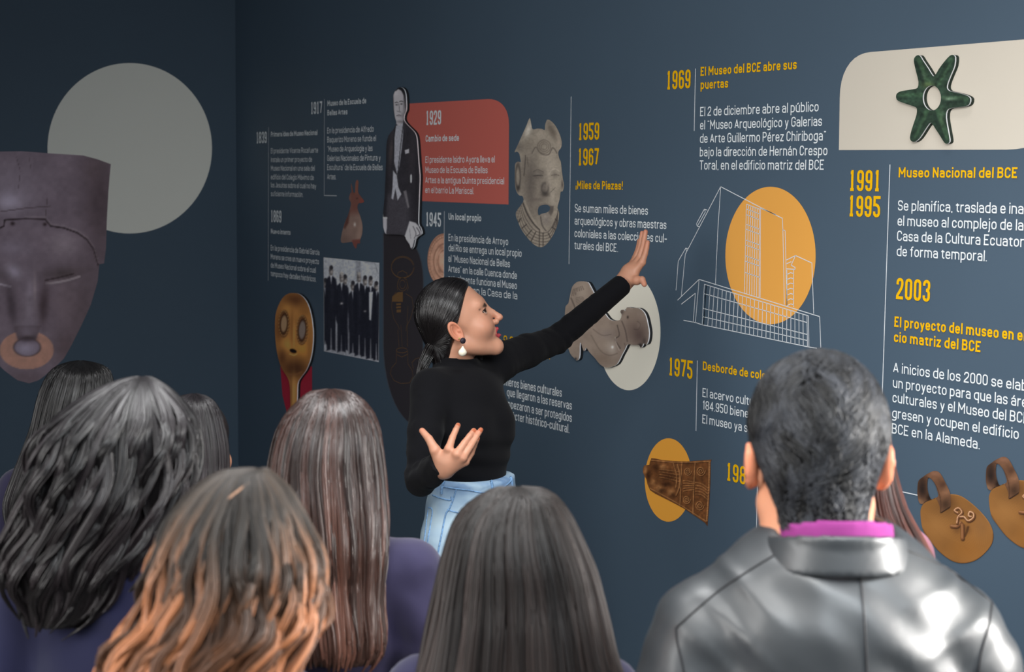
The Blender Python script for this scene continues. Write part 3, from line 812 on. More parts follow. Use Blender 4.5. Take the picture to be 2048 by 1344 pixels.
def paint_loop(ox, oy):
    def f(X, Y):
        p = Paint(X, Y, (112, 78, 56), ox, oy, 4.479)
        p.blob(380, 430, 50, 120, (40, 28, 24), .95).blob(360, 560, 40, 40, (150, 112, 84), .7).blob(440, 520, 26, 40, (28, 18, 14), .9).blob(560, 400, 40, 36, (72, 48, 36), .8).blob(590, 470, 40, 40, (140, 100, 74), .8)
        p.blob(590, 580, 50, 50, (66, 46, 32), .85).blob(500, 300, 60, 30, (146, 104, 82), .7).line([(545, 655), (628, 600)], 6, (40, 26, 18), .8).line([(415, 330), (470, 368), (520, 450), (545, 560), (540, 650)], 5, (66, 44, 32), .7, 3)
        p.noise(30, .12, 3, 2)
        return p.out(GR * 1.05)
    return f
disc_o = catmull([(362, 660), (372, 600), (402, 560), (470, 530), (540, 503), (640, 485), (720, 500), (800, 550), (900, 640), (980, 740), (1015, 840), (1002, 930), (942, 1010), (862, 1075), (780, 1101), (700, 1101), (620, 1070), (520, 990), (440, 890), (382, 800)], 3)
loop_o = catmull([(352, 560), (336, 500), (335, 430), (345, 365), (388, 328), (430, 300), (490, 276), (540, 300), (590, 390), (626, 470), (634, 540), (630, 600), (590, 630), (540, 655), (536, 600), (500, 520), (462, 536), (410, 550), (380, 575)], 3)
loop_h = catmull([(424, 425), (428, 345), (455, 345), (490, 390), (512, 450), (520, 505), (462, 532), (438, 490)], 3)
for ox, oy, lab in ((1760, 880, 'printed bronze oval pectoral with strap loop and curled figure, just right of the man'),
                    (1760 + 137, 880 - 28, 'second printed bronze pectoral, cut off by the right edge of the picture')):
    P = on_right(ox + 150, oy + 150, 0)
    e = empty('pectoral_print', tuple(map(float, P)), lab, 'picture', 'printed bronze pectorals')
    printed('oval_plate', [zp(disc_o, ox, oy, 4.479)], paint_pec(ox, oy), 1.3, 'right', .002, e)
    printed('strap_loop', [zp(loop_o, ox, oy, 4.479), zp(loop_h, ox, oy, 4.479)], paint_loop(ox, oy), 1.3, 'right', .003, e)

# -------- huge mask on the end wall
def paint_mask(X, Y):
    p = Paint(X, Y, (106, 93, 102), 0, 280, 2.585)
    p.noise(120, .10, 4)
    mx = lambda x: 290 - x
    p.blob(20, 260, 220, 170, (128, 116, 128), .8).blob(45, 320, 70, 45, (164, 154, 170), .8).blob(520, 320, 90, 330, (70, 58, 62), .8).blob(480, 140, 60, 70, (92, 78, 82), .6).blob(430, 900, 120, 260, (78, 66, 70), .75).blob(-200, 600, 160, 500, (84, 74, 80), .6)
    p.blob(330, 540, 80, 60, (140, 126, 134), .7).blob(60, 560, 90, 50, (132, 120, 134), .6).blob(330, 830, 70, 120, (112, 96, 102), .5)
    hood = [(-260, 640), (-210, 520), (-120, 470), (0, 450), (20, 440), (24, 408), (130, 402), (235, 405), (262, 440), (330, 450), (400, 475), (450, 510), (485, 560), (508, 640)]
    p.line([(x, y + 5) for x, y in hood], 5, (44, 34, 38), .9)
    p.line([(x, y - 6) for x, y in hood[6:]], 4, (142, 128, 132), .35)
    p.line([(5, 370), (135, 352), (262, 342)], 3, (66, 54, 58), .7).line([(85, 90), (105, 160), (95, 250)], 2, (70, 58, 62), .6).line([(150, 90), (160, 150)], 2, (72, 60, 64), .5).line([(245, 300), (235, 400)], 2, (64, 52, 56), .6)
    p.blob(65, 432, 11, 10, (38, 28, 30), .95).blob(232, 436, 10, 9, (36, 26, 28), .95)
    p.blob(325, 690, 95, 34, (70, 60, 62), .85, -6).line([(240, 742), (300, 735), (360, 722), (410, 706)], 7, (150, 138, 142), .75, 3).line([(235, 725), (300, 712), (380, 692)], 5, (52, 42, 44), .8, 3)
    p.blob(mx(325), 690, 95, 34, (76, 66, 70), .7, 6).line([(55, 758), (0, 745), (-70, 725)], 6, (158, 148, 158), .75, 3)
    p.blob(70, 680, 46, 34, (160, 150, 166), .7, 35)
    p.blob(225, 850, 30, 120, (62, 50, 54), .9, 6).blob(60, 860, 26, 120, (66, 56, 62), .85, -8).blob(150, 850, 26, 140, (138, 126, 138), .85).blob(180, 780, 8, 90, (150, 134, 136), .5).blob(130, 760, 24, 60, (100, 88, 98), .4)
    p.poly([(85, 985), (100, 900), (120, 800), (180, 800), (205, 900), (212, 985), (190, 1012), (145, 1020), (100, 1008)], (104, 92, 100), .55, 14).blob(140, 970, 40, 46, (122, 110, 120), .7)
    p.disc(138, 1086, 140, 100, (156, 116, 102), 1, 0, .03)
    p.poly([(70, 960), (215, 960), (188, 1025), (170, 1050), (100, 1050), (88, 1020)], (84, 72, 78), 1, 5)
    p.disc(140, 1072, 69, 46, (112, 100, 112), 1, 0, .04).blob(130, 1080, 40, 26, (146, 136, 152), .8).blob(140, 1032, 44, 12, (64, 54, 60), .85).ring(140, 1072, 69, 46, 4, (62, 50, 52), .6)
    p.blob(140, 985, 46, 34, (112, 100, 110), .9).blob(145, 1022, 40, 10, (58, 48, 52), .8)
    p.blob(150, 1230, 130, 40, (86, 72, 76), .6).blob(340, 1080, 60, 90, (74, 60, 62), .6)
    p.noise(26, .07, 3, 3)
    return p.out(GB)
right = [(573, 125), (570, 150), (560, 270), (552, 420), (548, 560), (538, 638), (513, 642), (505, 730), (470, 850), (420, 960), (370, 1060), (330, 1130), (270, 1190), (200, 1242), (150, 1258)]
mo = [(110, 58), (270, 70), (430, 80), (505, 100)] + right + [(290 - x, y) for x, y in right[::-1][1:]] + [(-215, 100), (-140, 80), (0, 60)]
tag(printed('mask_print', [zp(mo, 0, 280, 2.585)], paint_mask, 2.2, 'back', .002), 'huge printed grey mask with a peach nose ring on the end wall', 'picture')

# -------- boards cut to shape, standing off the wall
def board(name, label, px, outlines, painter, spacing, **k):
    P = on_right(px[0], px[1], .01)
    e = empty(name, tuple(map(float, P)), label, 'cutout', None)
    cutout(e, outlines, painter, spacing, **k)
    return e
def paint_star(X, Y):
    p = Paint(X, Y, (44, 62, 50), 1640, 60, 3.2)
    p.noise(60, .25, 4)
    for a, b in (((720, 420), (620, 175)), ((720, 420), (845, 175)), ((720, 420), (495, 425)), ((720, 440), (950, 445)), ((720, 440), (595, 700)), ((720, 440), (820, 715))):
        a, b = np.array(a, float), np.array(b, float)
        p.line([a + (b - a) * .3 + (4, -6), a + (b - a) * .92 + (3, -4)], 17, (84, 124, 84), .30)
        p.line([a + (b - a) * .35 + (-22, 14), a + (b - a) * .9 + (-16, 10)], 12, (24, 36, 32), .40)
    p.blob(690, 350, 40, 20, (130, 150, 90), .5).blob(830, 440, 40, 12, (150, 176, 150), .5).blob(600, 430, 34, 30, (70, 104, 80), .5).blob(780, 560, 14, 60, (120, 150, 110), .3).blob(665, 290, 12, 18, (130, 160, 130), .4)
    p.noise(16, .3, 3, 4)
    return p.out(GR * 1.05)
star = catmull([(608, 172), (624, 161), (640, 166), (656, 192), (690, 243), (720, 291), (736, 291), (760, 250), (796, 202), (829, 166), (849, 159), (865, 174), (860, 230), (840, 280), (818, 335), (812, 370), (826, 389), (850, 396), (900, 407), (942, 420), (962, 440), (955, 474), (930, 488),
                (885, 494), (836, 500), (812, 516), (806, 560), (815, 620), (826, 680), (829, 714), (814, 728), (795, 720), (770, 680), (740, 634), (716, 598), (700, 598), (668, 645), (638, 690), (610, 714), (586, 712), (575, 690), (586, 640), (602, 590), (618, 540), (619, 502), (600, 489), (555, 474), (510, 458), (490, 444), (487, 416), (506, 396), (550, 386), (602, 378), (625, 368), (630, 330), (618, 280), (606, 230), (600, 192)], 2)
board('star_cutout', 'dark green six-armed star cutout with a round hole on the cream panel', (1866, 198), [zp(star, 1640, 60, 3.2), zp(ell(716, 435, 58, 80, 40), 1640, 60, 3.2)], paint_star, 1.1, back_rgb=(.022, .034, .026))
def paint_animal(X, Y):
    p = Paint(X, Y, (116, 103, 93), 1110, 530, 4.978)
    p.noise(90, .12, 4, 2)
    p.blob(270, 260, 60, 90, (134, 121, 110), .7).blob(120, 600, 60, 200, (104, 92, 82), .6).blob(570, 830, 60, 70, (142, 132, 124), .8).blob(572, 818, 12, 14, (206, 202, 198), .9).blob(520, 690, 90, 50, (108, 97, 92), .7).blob(640, 780, 40, 110, (100, 86, 78), .7).blob(470, 930, 110, 60, (98, 84, 74), .7)
    p.line([(620, 600), (640, 700), (600, 740), (650, 830)], 7, (62, 54, 50), .8, 4).line([(380, 640), (470, 700), (560, 690)], 6, (84, 74, 68), .6, 4).line([(360, 700), (450, 850), (540, 900), (620, 880)], 8, (84, 74, 66), .5, 4).line([(600, 720), (610, 780), (640, 850)], 5, (150, 140, 132), .6, 3)
    p.blob(800, 640, 110, 150, (88, 74, 68), .8).blob(840, 700, 60, 90, (68, 55, 52), .7).blob(770, 520, 60, 60, (108, 94, 84), .7).line([(820, 560), (850, 590), (830, 640), (790, 640)], 6, (64, 54, 50), .6, 4).blob(835, 600, 24, 34, (116, 102, 92), .5)
    p.blob(724, 520, 9, 14, (34, 28, 26), .95).blob(668, 468, 16, 24, (66, 58, 54), .9).line([(665, 560), (700, 650), (720, 760)], 8, (70, 60, 56), .7, 3).line([(690, 780), (700, 830), (650, 930)], 6, (76, 64, 60), .6, 3)
    p.blob(850, 800, 22, 20, (32, 28, 28), .95).blob(890, 760, 24, 40, (54, 46, 44), .7)
    for k in range(7):
        p.line([(165 + k * 20, 310 - k * 6 - (30 if k > 2 else 0)), (185 + k * 14, 240 - k * 5)], 5, (70, 61, 55), .6)
        p.line([(205 + k * 3, 330 + k * 16), (262, 318 + k * 14), (285, 330 + k * 12)], 4, (78, 68, 62), .6, 3)
    p.line([(160, 330), (190, 400), (220, 470)], 9, (60, 52, 48), .6, 3).blob(205, 935, 14, 14, (30, 30, 34), .9).line([(345, 210), (405, 315)], 5, (150, 140, 132), .4)
    return p.out(GM * 1.02)
animal = catmull([(230, 165), (275, 163), (325, 172), (348, 205), (378, 262), (407, 318), (450, 420), (500, 490), (540, 540), (590, 555), (645, 548), (664, 495), (650, 470), (657, 450), (682, 445), (702, 456), (716, 420), (770, 428), (830, 430), (872, 457), (902, 505), (925, 600), (936, 680), (926, 760), (905, 792), (882, 780), (871, 806), (850, 823), (836, 797),
                  (780, 796), (722, 790), (700, 830), (660, 905), (618, 985), (560, 1014), (510, 1022), (450, 992), (400, 930), (340, 865), (312, 820), (296, 850), (281, 850), (264, 790), (248, 775), (246, 860), (240, 925), (216, 952), (185, 922), (150, 880), (122, 790), (103, 690), (97, 560), (104, 415), (132, 385), (150, 300), (168, 225), (197, 185)], 2)
board('animal_cutout', 'grey clay animal figure cutout with white edges, behind the raised arm', (1210, 650), [zp(animal, 1110, 530, 4.978)], paint_animal, 1.1)
def paint_spoon(X, Y):
    p = Paint(X, Y, (150, 102, 54), 480, 400, 3.2)
    p.noise(60, .12, 3)
    p.blob(350, 640, 80, 46, (70, 40, 24), .85).blob(300, 700, 40, 50, (176, 122, 64), .7).blob(420, 700, 40, 60, (120, 78, 40), .7).blob(250, 850, 30, 160, (96, 58, 32), .8).blob(300, 930, 60, 50, (190, 132, 66), .8).blob(400, 960, 50, 50, (178, 120, 54), .9).blob(350, 1080, 90, 70, (58, 33, 20), .9).blob(270, 1010, 30, 60, (80, 48, 28), .8).blob(445, 950, 20, 120, (120, 78, 42), .6)
    p.blob(335, 820, 14, 120, (124, 78, 40), .7).blob(345, 860, 7, 90, (196, 140, 76), .6).blob(345, 1240, 14, 120, (176, 128, 74), .8).blob(325, 1240, 8, 120, (104, 66, 38), .7).line([(300, 1110), (345, 1120), (395, 1100)], 8, (112, 72, 44), .6, 3)
    for cx, cy, rx, ry in ((281, 792, 34, 88), (398, 832, 36, 96)):
        p.disc(cx, cy, rx, ry, (112, 74, 42), .9, 4, .15)
        p.disc(cx, cy, rx * .62, ry * .66, (140, 112, 84) if cx < 300 else (112, 98, 90), 1, 4, .1)
        p.ring(cx, cy, rx * .66, ry * .7, 4, (52, 30, 18), .9, 4)
        for k in range(22):
            a = 2 * math.pi * k / 22
            p.blob(cx + rx * .92 * math.cos(a), cy + ry * .92 * math.sin(a), 5.0, 6.5, (66, 38, 22), .9)
            p.blob(cx + rx * .92 * math.cos(a) - 1.5, cy + ry * .92 * math.sin(a) - 2.5, 2.6, 3.2, (216, 166, 104), .8)
    p.disc(340, 966, 23, 13, (20, 11, 8), 1, 18, .25).line([(318, 985), (345, 994), (364, 985)], 4, (200, 144, 78), .7, 3)
    return p.out(GL * 1.0)
spoon = catmull([(345, 596), (385, 606), (425, 650), (452, 725), (467, 830), (465, 930), (450, 1020), (422, 1090), (386, 1140), (369, 1180), (365, 1290), (358, 1400), (340, 1420), (324, 1400), (322, 1290), (317, 1180), (300, 1130), (263, 1070), (238, 980), (225, 870), (225, 760), (240, 690), (272, 628), (308, 600)], 4)
board('spoon_cutout', 'golden spoon-shaped mask cutout with studded eyes, near the corner', (586, 700), [zp(spoon, 480, 400, 3.2)], paint_spoon, 1.1)
def paint_man(X, Y):
    p = Paint(X, Y, (42, 40, 45), 750, 160, 4.2)
    p.noise(70, .14, 3)
    p.poly([(95, 960), (285, 960), (290, 1310), (80, 1310)], (64, 61, 67), .9, 30).poly([(70, 800), (104, 480), (110, 900), (90, 1150), (68, 1150)], (34, 33, 38), .8, 8)
    p.blob(135, 600, 16, 120, (74, 66, 66), .7, 4).blob(310, 650, 36, 200, (50, 46, 50), .8).blob(350, 900, 14, 200, (32, 30, 34), .8)
    p.poly([(176, 385), (200, 375), (240, 345), (234, 480), (222, 600), (206, 710), (188, 800), (160, 690), (164, 480)], (146, 146, 154), 1, 4).noise(20, .05)
    p.poly([(155, 700), (188, 800), (180, 770), (158, 680)], (60, 58, 62), .9, 3)
    p.poly([(152, 760), (182, 800), (196, 900), (222, 960), (190, 1012), (172, 915), (152, 1005), (138, 994), (148, 890)], (158, 158, 166), 1, 3)
    p.poly([(250, 590), (285, 578), (286, 612), (255, 622)], (164, 162, 168), 1, 3).disc(303, 828, 8, 38, (168, 168, 174), 1, 0, .2)
    p.poly([(238, 935), (262, 925), (288, 1070), (276, 1078)], (110, 106, 110), .9, 5).noise(8, .10, 2, 2)
    p.poly([(154, 125), (180, 72), (235, 72), (255, 130), (258, 250), (240, 300), (235, 345), (205, 385), (180, 372), (166, 310), (158, 250)], (160, 156, 160), 1, 4)
    p.blob(176, 110, 20, 26, (178, 174, 178), .7).poly([(165, 92), (190, 66), (220, 60), (245, 80), (258, 120), (258, 250), (246, 200), (240, 130), (222, 92), (196, 76), (176, 92)], (24, 24, 28), 1, 4)
    p.line([(168, 192), (182, 186), (194, 190)], 4, (40, 36, 40), .9).line([(206, 182), (220, 176), (236, 182)], 4, (40, 36, 40), .9).blob(182, 208, 9, 6, (44, 40, 44), .95).blob(222, 202, 9, 6, (44, 40, 44), .95)
    p.line([(200, 200), (206, 250), (200, 264), (186, 262)], 4, (100, 95, 100), .8, 3).blob(210, 268, 8, 5, (84, 78, 84), .7).line([(182, 300), (202, 294), (218, 300)], 4, (74, 66, 72), .95, 3).blob(202, 308, 14, 5, (120, 112, 118), .6)
    p.blob(248, 220, 12, 90, (98, 93, 97), .8).blob(215, 350, 36, 12, (104, 99, 103), .8).blob(232, 300, 14, 30, (110, 104, 108), .7)
    p.line([(240, 350), (214, 560), (190, 790)], 4, (24, 23, 26), .8).line([(172, 385), (158, 500), (156, 690)], 4, (24, 23, 26), .8).line([(240, 350), (262, 470), (214, 640)], 3, (60, 56, 60), .5)
    p.poly([(66, 1150), (100, 1150), (100, 1240), (92, 1300), (66, 1250)], (166, 163, 168), 1, 4).line([(66, 1156), (100, 1160)], 5, (196, 194, 200), .9)
    p.poly([(290, 1185), (340, 1200), (365, 1225), (395, 1290), (360, 1320), (330, 1345), (318, 1400), (300, 1420), (290, 1380), (246, 1320), (270, 1250)], (170, 168, 174), 1, 4).line([(320, 1230), (345, 1290), (330, 1330)], 5, (84, 80, 86), .8, 3).line([(350, 1240), (378, 1290), (350, 1310)], 5, (60, 57, 62), .8, 3).line([(290, 1250), (300, 1330)], 4, (120, 116, 122), .7)
    return p.out(GM * 1.05)
man_o = catmull([(152, 180), (154, 128), (166, 94), (190, 68), (215, 60), (241, 76), (256, 112), (262, 180), (262, 250), (249, 282), (241, 332), (272, 378), (322, 427), (347, 472), (357, 560), (366, 700), (375, 800), (373, 900), (367, 1050), (364, 1205), (380, 1235), (394, 1290), (362, 1314), (338, 1342), (328, 1395), (306, 1422), (292, 1390), (262, 1345),
                 (245, 1306), (150, 1297), (92, 1294), (76, 1262), (67, 1220), (66, 1155), (71, 1080), (79, 1000), (86, 850), (92, 700), (96, 550), (111, 470), (150, 420), (172, 382), (179, 350), (165, 310), (157, 250)], 2)
board('portrait_cutout', 'black and white cutout of a standing man in a tailcoat', (800, 330), [zp(man_o, 750, 160, 4.2)], paint_man, 1.0)
# ------------------------------------------------------------------ smooth implicit shapes for bodies and clothes
def smin(a, b, k):
    if k <= 0: return np.minimum(a, b)
    h = np.clip(0.5 + 0.5 * (b - a) / k, 0, 1)
    return b + (a - b) * h - k * h * (1 - h)
def smax(a, b, k):
    return -smin(-a, -b, k)
def s_ball(P, c, r):
    return np.linalg.norm(P - np.asarray(c, np.float32), axis=1) - r
def s_cone(P, a, b, ra, rb):
    a, b = np.asarray(a, np.float32), np.asarray(b, np.float32)
    ab = b - a
    t = np.clip((P - a) @ ab / max(float(ab @ ab), 1e-12), 0, 1)
    return np.linalg.norm(P - a - t[:, None] * ab, axis=1) - (ra + (rb - ra) * t)
def s_ell(P, c, r, R=None):
    q = P - np.asarray(c, np.float32)
    if R is not None: q = q @ np.asarray(R, np.float32)       # columns of R: the axes of the ellipsoid
    r = np.asarray(r, np.float32)
    k0 = np.linalg.norm(q / r, axis=1)
    k1 = np.linalg.norm(q / (r * r), axis=1)
    return np.where(k1 > 1e-9, k0 * (k0 - 1) / np.maximum(k1, 1e-9), -r.min())
def s_chain(P, pts, rad, k=0.0):
    d = None
    for i in range(len(pts) - 1):
        e = s_cone(P, pts[i], pts[i + 1], rad[i], rad[i + 1])
        d = e if d is None else smin(d, e, k)
    return d
def polygonize(f, lo, hi, h):
    """surface nets of f = 0 in a box -> vertices, quads"""
    lo, hi = np.asarray(lo, float), np.asarray(hi, float)
    B = 8
    nb = np.ceil(((hi - lo) / h + 1) / B).astype(int)
    n = nb * B
    c = np.stack(np.meshgrid(*[np.arange(k) for k in nb], indexing='ij'), -1).reshape(-1, 3)
    cc = (lo + (c * B + (B - 1) / 2) * h).astype(np.float32)
    vc = f(cc)
    val = np.repeat(np.repeat(np.repeat(vc.reshape(nb), B, 0), B, 1), B, 2).astype(np.float32)
    act = np.abs(vc) < h * B * 1.25
    off = np.stack(np.meshgrid(*[np.arange(B)] * 3, indexing='ij'), -1).reshape(-1, 3)
    ca = c[act]
    for i in range(0, len(ca), 400):
        idx = (ca[i:i + 400, None, :] * B + off[None]).reshape(-1, 3)
        val[idx[:, 0], idx[:, 1], idx[:, 2]] = f((lo + idx * h).astype(np.float32))
    s = val < 0
    cnt = np.zeros(tuple(n - 1), np.int8)
    corners = [(i, j, k) for i in (0, 1) for j in (0, 1) for k in (0, 1)]
    for i, j, k in corners:
        cnt += s[i:n[0] - 1 + i, j:n[1] - 1 + j, k:n[2] - 1 + k]
    ac = np.argwhere((cnt > 0) & (cnt < 8))
    if not len(ac): return np.zeros((0, 3)), np.zeros((0, 4), int)
    vid = np.full(tuple(n - 1), -1, np.int32)
    vid[ac[:, 0], ac[:, 1], ac[:, 2]] = np.arange(len(ac))
    cv = {q: val[ac[:, 0] + q[0], ac[:, 1] + q[1], ac[:, 2] + q[2]] for q in corners}
    acc, num = np.zeros((len(ac), 3)), np.zeros(len(ac))
    for q in corners:
        for ax in range(3):
            if q[ax] == 0:
                p = list(q); p[ax] = 1; p = tuple(p)
                a, b = cv[q], cv[p]
                m = (a < 0) != (b < 0)
                t = np.where(m, a / np.where(m, a - b, 1), 0)
                pos = np.tile(np.array(q, float), (len(ac), 1))
                pos[:, ax] += t
                acc[m] += pos[m]
                num[m] += 1
    V = lo + (ac + acc / num[:, None]) * h
    F = []
    for ax in range(3):
        sl0, sl1 = [slice(None)] * 3, [slice(None)] * 3
        sl0[ax], sl1[ax] = slice(0, n[ax] - 1), slice(1, n[ax])
        a, b = s[tuple(sl0)], s[tuple(sl1)]
        e = np.argwhere(a != b)
        u, w = (ax + 1) % 3, (ax + 2) % 3
        e = e[(e[:, u] > 0) & (e[:, w] > 0) & (e[:, u] < n[u] - 1) & (e[:, w] < n[w] - 1)]
        inside_first = a[e[:, 0], e[:, 1], e[:, 2]]
        q = []
        for du, dw in ((-1, -1), (0, -1), (0, 0), (-1, 0)):
            k = e.copy(); k[:, u] += du; k[:, w] += dw
            q.append(vid[k[:, 0], k[:, 1], k[:, 2]])
        q = np.stack(q, 1)
        q[~inside_first] = q[~inside_first][:, ::-1]
        F.append(q)
    F = np.concatenate(F)
    return V, F[(F >= 0).all(1)]
def grad(f, P, e=0.002):
    P = P.astype(np.float32)
    g = np.stack([f(P + np.array(d, np.float32) * e) - f(P - np.array(d, np.float32) * e) for d in ((1, 0, 0), (0, 1, 0), (0, 0, 1))], 1)
    return g / np.maximum(np.linalg.norm(g, axis=1), 1e-9)[:, None]
class Frame:
    """a place with axes: local x = the figure's right, y = forward, z = up"""
    def __init__(s, o, fwd, up=UP, scale=1.0):
        s.o, s.k = np.asarray(o, float), scale
        f = _n(fwd)
        u = _n(np.asarray(up, float) - f * np.dot(f, up))
        s.R = np.stack([np.cross(f, u), f, u], 1)
    def to(s, L): return s.o + (np.atleast_2d(np.asarray(L, float)) * s.k) @ s.R.T
    def p(s, *L): return s.to(L)[0]
    def loc(s, P): return (((P - s.o.astype(np.float32)) @ s.R.astype(np.float32)) / s.k).astype(np.float32)

# ------------------------------------------------------------------ heads and hands
EYE = (.0325, .0710, .0135)
def head_sdf(L, male=False, neck=True):
    A = np.abs(L[:, :1])
    M = np.concatenate([A, L[:, 1:]], 1)          # mirrored copy for paired features
    j = 1.05 if male else 1.0
    d = s_ell(L, (0, -.007, .044), (.0735, .086, .083))
    d = smin(d, s_ell(L, (0, .035, -.015), (.058 * j, .054, .074)), .035)
    d = smin(d, s_cone(M, (.050 * j, -.004, -.052), (.012 * j, .066, -.090), .020, .017), .03)
    d = smin(d, s_ball(L, (0, .072, -.089), .0165 * j), .022)
    d = smin(d, s_ell(M, (.037, .056, -.026), (.026, .026, .024)), .025)
    d = smin(d, s_ell(L, (0, .071, .036), (.048, .012, .011)), .022)
    if neck:
        d = smin(d, s_cone(L, (0, -.030, -.055), (0, -.050, -.155), .054 * j, .058 * j), .03)
    d = smax(d, -s_ell(M, (.033, .094, .014), (.017, .015, .0095)), .012)            # eye sockets
    d = smin(d, s_chain(L, [(0, .084, .020), (0, .096, .000), (0, .1085, -.020)], [.0065, .0075, .0095], .004), .011)
    d = smin(d, s_ball(M, (.0115, .0965, -.0265), .0078), .007)
    d = smax(d, -s_ball(M, (.007, .1035, -.0345), .0035), .003)
    d = smin(d, s_ell(L, (0, .0765, -.052), (.024, .013, .013)), .014)
    up = s_chain(M, [(0, .0925, -.0470), (.009, .0915, -.0455), (.0240, .079, -.0535)], [.0038, .0040, .0020], .003)
    lo = s_chain(M, [(0, .0910, -.0645), (.010, .0885, -.0635), (.0235, .0790, -.0555)], [.0044, .0042, .0020], .003)
    d = smin(d, up + .0006, .004)
    d = smin(d, lo + .0004, .004)
    d = smax(d, -s_ell(L, (0, .094, -.0556), (.020, .013, .0058)), .002)
    d = np.minimum(d, s_ell(L, (0, .0820, -.0525), (.0165, .0062, .0042)))                                         # teeth
    d = np.minimum(d, s_ball(M, EYE, .0128))                       # eyeballs
    lid = s_ell(M, EYE, (.0152, .0142, .0142))
    lid = smax(lid, -s_ell(M, (.0345, .0855, .0125), (.0170, .0150, .0062)), .0012)
    d = smin(d, lid, .0035)
    # ears: rim, bowl, lobe
    E = M - np.array((.0745, -.014, -.004), np.float32)
    ca, sa = math.cos(.22), math.sin(.22)
    E = np.stack([E[:, 0] * .94 + E[:, 1] * .34, E[:, 1] * .94 - E[:, 0] * .34, E[:, 2]], 1)
    E = np.stack([E[:, 0], E[:, 1] * ca + E[:, 2] * sa, E[:, 2] * ca - E[:, 1] * sa], 1)
    E = E / .88
    ear = s_ell(E, (.006, 0, 0), (.0075, .0185, .0315))
    t = np.hypot(np.hypot(E[:, 1] / .0165, E[:, 2] / .0285) - 1, 0)
    rim = np.hypot((np.hypot(E[:, 1] / .0160, E[:, 2] / .0285) - 1) * .018, E[:, 0] - .012) - .0042
    ear = smin(ear, rim, .003)
    anti = np.hypot((np.hypot((E[:, 1] - .001) / .0095, E[:, 2] / .0190) - 1) * .012, E[:, 0] - .0105) - .0024 + np.maximum(E[:, 1] + .001, 0) * .8
    ear = smax(ear, -s_ell(E, (.016, .001, .003), (.009, .0105, .0200)), .004)
    ear = smin(ear, anti, .003)
    ear = smin(ear, s_ball(E, (.010, .0105, -.004), .0042), .004)
    ear = smin(ear, s_ball(E, (.009, .004, -.027), .0075), .006) * .88
    return smin(d, ear, .006)
BROW = [(.012, .086, .0235), (.028, .083, .0290), (.049, .067, .0240)]
def head_color(L, skin, lip, iris=(40, 24, 16), brow=(46, 30, 24), gaze=0.0):
    c = np.tile(np.asarray(skin, float), (len(L), 1))
    M = np.concatenate([np.abs(L[:, :1]), L[:, 1:]], 1).astype(np.float32)
    def mix(w, col):
        nonlocal c
        w = np.clip(w, 0, 1)[:, None]
        c = c * (1 - w) + np.asarray(col, float) * w
    nz = vnoise(L[:, 0] + L[:, 1], L[:, 2] - L[:, 1], .03, 3)
    c *= (1 + .03 * nz)[:, None]
    mix(.35 * np.exp(-(s_ball(M, (.042, .062, -.024), 0) / .022) ** 2), np.asarray(skin) * np.array((1.04, .86, .82)))
    mix(.30 * np.exp(-(s_ball(L, (0, .106, -.022), 0) / .014) ** 2), np.asarray(skin) * np.array((1.05, .86, .82)))
    mix(.45 * np.clip((np.abs(L[:, 0]) - .0745) / .005, 0, 1) * (np.abs(L[:, 2]) < .05) * (np.abs(L[:, 1] + .014) < .04), np.asarray(skin) * np.array((1.02, .80, .72)))
    lips = np.minimum(s_chain(M, [(0, .0925, -.0470), (.009, .0915, -.0455), (.0240, .079, -.0535)], [.0046, .005, .0028]),
                      s_chain(M, [(0, .0910, -.0645), (.010, .0885, -.0635), (.0235, .0790, -.0555)], [.0056, .0054, .0028]))
    mix((.0012 - lips) / .0012 + .5, lip)
    mouth = s_ell(L, (0, .090, -.0556), (.0205, .0135, .0060))
    mix((-mouth) / .002 * (L[:, 1] < .0885), (70, 22, 22))
    mix((L[:, 1] > .0800) * (s_ell(L, (0, .0820, -.0525), (.0170, .0066, .0045)) < .0004) * 1.0, (226, 218, 206))
    b = s_chain(M, BROW, [.0018, .0034, .0014])
    mix((.0032 - b) / .003, brow)
    eb = np.abs(s_ball(M, EYE, .0128)) < .0011
    op = s_ell(M, (.0345, .0855, .0125), (.0170, .0150, .0062))
    vis = eb & (op < .0006)
    mix(vis * 1.0, (222, 214, 208))
    ir = np.hypot(M[:, 0] - .0325 - .0045 * np.sign(L[:, 0]) * gaze, M[:, 2] - .0140)
    mix(vis * (ir < .0066) * 1.0, iris)
    mix(vis * (ir < .0030) * 1.0, (8, 6, 6))
    crease_shade = np.abs(s_ell(M, (.0345, .0835, .0150), (.0185, .0155, .0092))) < .0012
    mix(.40 * (crease_shade & (M[:, 2] > .015)), np.asarray(skin) * .55)  # shade of the lid fold, painted into the skin colour
    mix(.30 * np.exp(-(s_ell(M, (.033, .082, .016), (.017, .012, .010)) / .004) ** 2), np.asarray(skin) * .72)  # eye socket shading, likewise in the skin colour
    lash = np.abs(op) < .0022
    mix(.95 * (lash & (M[:, 1] > .069) & (M[:, 2] > .0115) & (np.abs(s_ball(M, EYE, .0144)) < .0040)), (26, 16, 14))
    return lin(np.clip(c, 0, 255))
